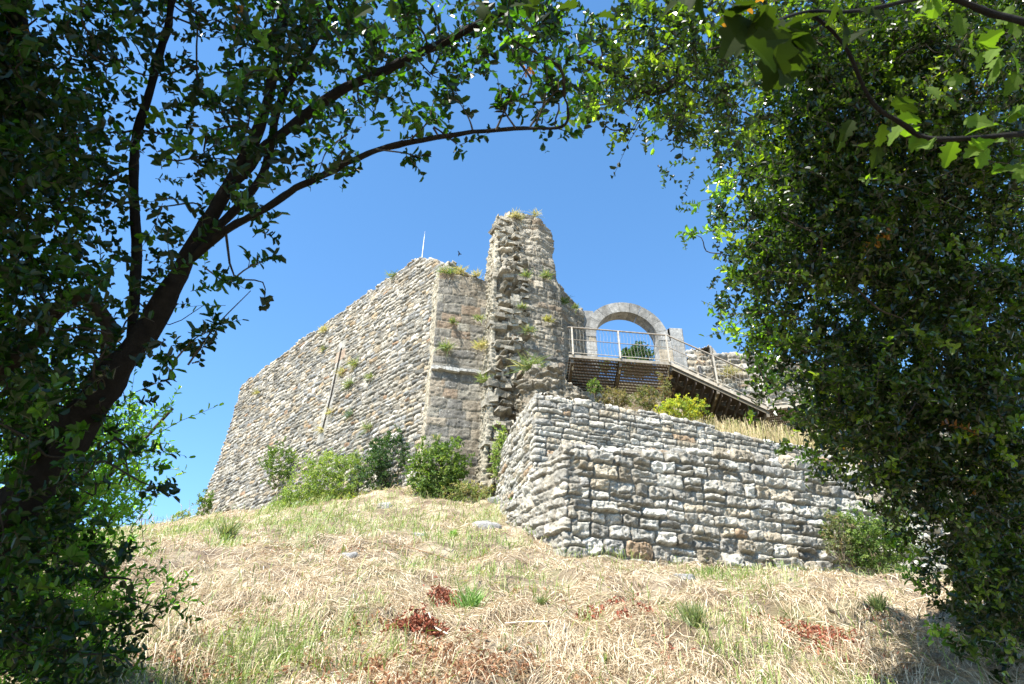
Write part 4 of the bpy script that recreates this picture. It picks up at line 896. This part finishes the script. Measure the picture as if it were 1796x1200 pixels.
# dead russet bracken leaves in hollows
mb = MB()
for (u, v, ru, rv, nn_, pal) in [(740, 1115, 75, 24, 2200, 0), (790, 1062, 40, 11, 800, 0), (640, 1110, 60, 15, 300, 1), (720, 1175, 170, 24, 5200, 1), (1450, 1125, 60, 16, 1400, 0), (1045, 1086, 45, 8, 300, 0), (1147, 1082, 22, 10, 200, 0), (1095, 1085, 15, 8, 90, 0),
     (1400, 1110, 30, 10, 200, 1), (300, 1110, 60, 30, 400, 1), (580, 880, 20, 8, 60, 1), (480, 955, 60, 8, 250, 1), (620, 970, 70, 9, 200, 1), (330, 1190, 90, 20, 500, 1), (1000, 1195, 120, 15, 500, 1), (1560, 1100, 60, 10, 150, 1), (930, 1040, 60, 10, 150, 1), (800, 990, 80, 10, 200, 1)]:
    p = hit(u, v); sx = pxm(p, ru); q = hit(u, v-rv); sy = max(.12, min(1.6, abs(q[1]-p[1])))
    x = p[0]+rng.normal(size=nn_)*sx*.6; y = p[1]+rng.normal(size=nn_)*sy*.6; k = ~inside(x, y); x, y = x[k], y[k]; n = len(x)
    k = rng.rand(n) < np.clip((vn(x*4, y*4, seed=3)-.25)*2, 0, 1)*.8; x, y = x[k], y[k]; n = len(x)
    P = np.stack([x, y, ground(x, y)+rng.gamma(2, .018, n)], -1)
    leafmesh(mb, P, rdir(n, rng), rdir(n, rng, .6), rng.uniform(.02, .05, n)*(.7+y/14), rng.uniform(.012, .022, n)*(.7+y/14), pick(n, rng, [(3, (.28, .085, .05)), (2, (.36, .16, .10)), (1, (.15, .06, .04))] if pal == 0 else [(2, (.36, .2, .11)), (2, (.28, .14, .08)), (1, (.5, .34, .2))], .2), curl=.3)
tag(mb.build('dead_bracken', M_STRAW, None, False), 'curled russet dead leaves lying in patches in the straw', 'dead leaves', None, 'stuff')
# terrace grass
x = rng.uniform(.8, 17, 26000); d = rng.uniform(.15, 5.5, 26000); y = c2[1]+.2+(x-c2[0])*.384+d; n = len(x)
mb = MB(); strands(mb, x, y, rng.rand(n)*6.3, rng.uniform(.05, .3, n), rng.uniform(.08, .33, n)*np.clip(.4+(x-2)/5, .5, 1.3), .011*rng.uniform(.6, 1.4, n), pick(n, rng, [(4, (.55, .45, .27)), (3, (.42, .36, .17)), (1.5, (.24, .27, .08))], .15), rng, gz=terrace_z, rise=1.5)
tag(mb.build('terrace_grass', M_STRAW, None, False), 'tall dry grass on the terrace behind the retaining wall', 'grass', None, 'stuff')
# single green tufts one can point at
for u, v, hp, n, pal, lab in [
    (1215, 1095, 62, 420, [(2, (.2, .25, .12)), (1, (.42, .40, .24))], 'large wispy grey green tuft below the middle of the rough wall'), (825, 1068, 70, 170, [(1, (.14, .28, .07)), (1, (.24, .36, .12))], 'tall bright green tuft right of the russet leaves'),
    (880, 1140, 26, 60, PLN, 'short green tuft low in the centre of the slope'), (795, 940, 20, 120, [(1, (.22, .38, .07))], 'small vivid green tuft below the broken pier'), (470, 1060, 34, 160, PLN, 'green tuft in the straw at left centre'),
    (490, 1160, 46, 200, PLN, 'green tuft near the bottom edge left of centre'), (395, 945, 50, 240, PLN, 'tall green tuft on the slope below the rampart end'), (1330, 950, 10, 10, PLN, None), (1540, 1070, 46, 200, PLN, 'wispy tuft near the foot of the right tree'),
    (1600, 1155, 30, 120, [(1, (.2, .32, .06))], 'bright green tuft close to the lower right tree edge'), (1245, 1008, 24, 110, [(1, (.14, .24, .06))], 'green tuft at the base of the rough wall, middle'), (1365, 1000, 30, 120, [(1, (.09, .2, .04))], 'dark green plant at the base of the rough wall, under the hole'),
    (1180, 988, 22, 100, [(1, (.12, .22, .05))], 'green tuft at the base of the rough wall, nearest the corner'), (950, 1060, 30, 120, PLN, 'pale green tuft below the wall corner'), (210, 1190, 40, 260, [(1, (.16, .26, .08))], 'feathery green tuft at the bottom left beside the shrub'), (1060, 1160, 30, 90, [(1, (.2, .3, .06))], 'small leafy tuft at the bottom right of centre')]:
    if lab is None: continue
    p = hit(u, v); h = pxm(p, hp); mb = MB(); tuftmesh(mb, p-[0, 0, .03], n, h, .55, pal, rng, max(.005, pxm(p, 1.6))); tag(mb.build('grass_tuft', M_GRASS, None, False), lab, 'grass tuft', 'green tufts on the slope')
# stones lying on the slope
def rock(P, w_, d_, h_, lab, seed):
    n, m_ = 22, 12; th = np.linspace(0, 2*math.pi, n, endpoint=False); ph = np.linspace(-math.pi/2, math.pi/2, m_)
    TH_, PH = np.meshgrid(th, ph, indexing='ij'); v = np.stack([np.cos(TH_)*np.cos(PH), np.sin(TH_)*np.cos(PH), np.sin(PH)], -1)
    v = np.sign(v)*np.abs(v)**.6; P = np.asarray(P)-[0, 0, h_*.3]
    r_ = .75+.5*vn(v[..., 0]*1.6+seed, v[..., 1]*1.6, v[..., 2]*1.6+9, seed=seed)+.12*vn(v[..., 0]*5, v[..., 1]*5, v[..., 2]*5, seed=seed)
    V = v*r_[..., None]*np.array([w_/2, d_/2, h_/2])+np.asarray(P)
    i = np.arange(n)[:, None]*m_; i2 = ((np.arange(n)+1) % n)[:, None]*m_; j = np.arange(m_-1)[None]
    g = .24+.1*((seed*37) % 10)/10
    tag(mk('rock', V.reshape(-1, 3), np.stack([i+j, i2+j, i2+j+1, i+j+1], -1).reshape(-1, 4), M_PILL, None, np.full((n*m_, 3), g)), lab, 'rock', 'rocks on the slope')
for q, (u, v, wp_, hp, lab) in enumerate([(613, 975, 34, 14, 'dark flat rock half sunk in the slope left of centre'), (845, 918, 30, 10, 'pale flat rock near the top of the slope'), (878, 880, 44, 14, 'long rock between the pier and the lower wall'), (860, 922, 40, 14, 'grey rock below the pier foot'),
     (735, 940, 28, 12, 'small dark rock beneath the buttress bush'), (228, 1145, 40, 14, 'grey rock at the lower left by the shrub'), (675, 888, 26, 14, 'pale rock in the yellow flowers'), (1195, 1012, 44, 10, 'flat pale rock at the foot of the rough wall')]):
    p = hit(u, v); rock(p, pxm(p, wp_), pxm(p, wp_)*.8, pxm(p, hp)*1.5, lab, q+1)
# bleached sticks
for lab, pts, r_ in [('pale curved stem beside the russet leaves', [(752, 1085), (762, 1110), (785, 1124)], .008), ('straight pale stick lying on the straw below the wall corner', [(885, 1104), (925, 1101), (962, 1102)], .009), ('long thin bramble runner across the middle slope', [(640, 955), (700, 962), (750, 975), (800, 990)], .008)]:
    P = np.array([hit(u, v)+[0, -.02, .05] for u, v in pts]); mb = MB(); mb.tube(spline(P, 6), r_, 5, (.62, .55, .44) if 'bramble' not in lab else (.25, .15, .08)); tag(mb.build('stick', M_BARK, None), lab, 'stick')
# dry twiggy weeds on the left skyline
mb = MB(); p = at(285, 925, 26.5)
for i in range(16):
    a = p+np.array([rng.uniform(-1.4, 1.6), rng.uniform(-.5, .5), -.3]); b = a+np.array([rng.uniform(-.5, .1), 0, rng.uniform(.6, 1.3)]); mb.tube(spline([a, (a+b)/2+rng.normal(size=3)*.06, b], 4), np.linspace(.013, .005, 9), 3, (.5, .42, .34))
    for j in range(5):
        s_ = a+(b-a)*rng.uniform(.4, 1); mb.tube([s_, s_+np.array([rng.uniform(-.25, .25), 0, rng.uniform(.05, .22)])], [.007, .003], 3, (.5, .42, .34))
tag(mb.build('dry_weeds', M_BARK, None), 'bleached twiggy weeds on the skyline left of the rampart', 'weeds')
# bird
p = at(806, 446, 30); mb = MB(); c_ = np.array(p)
mb.tube([c_+[-.09, 0, 0], c_+[-.05, 0, .01], c_+[.03, 0, .015], c_+[.09, 0, .0], c_+[.12, 0, -.01]], [.004, .03, .035, .022, .004], 6, (.03, .03, .03))
b_o = empty('bird', c_, 'tiny dark bird flying between the rampart and the pier', 'bird'); mb.build('body', M_BARK, b_o)
for sgn in (-1, 1):
    mb = MB(); mb.add([c_+[.03, 0, .02], c_+[-.04, 0, .02], c_+[-.07, sgn*.1, .07], c_+[-.01, sgn*.12, .07], c_+[-.09, sgn*.24, .04], c_+[-.06, sgn*.24, .045]], [[0, 1, 2, 3], [3, 2, 4, 5]], (.03, .03, .03)); mb.build('wing', M_BARK, b_o, False)
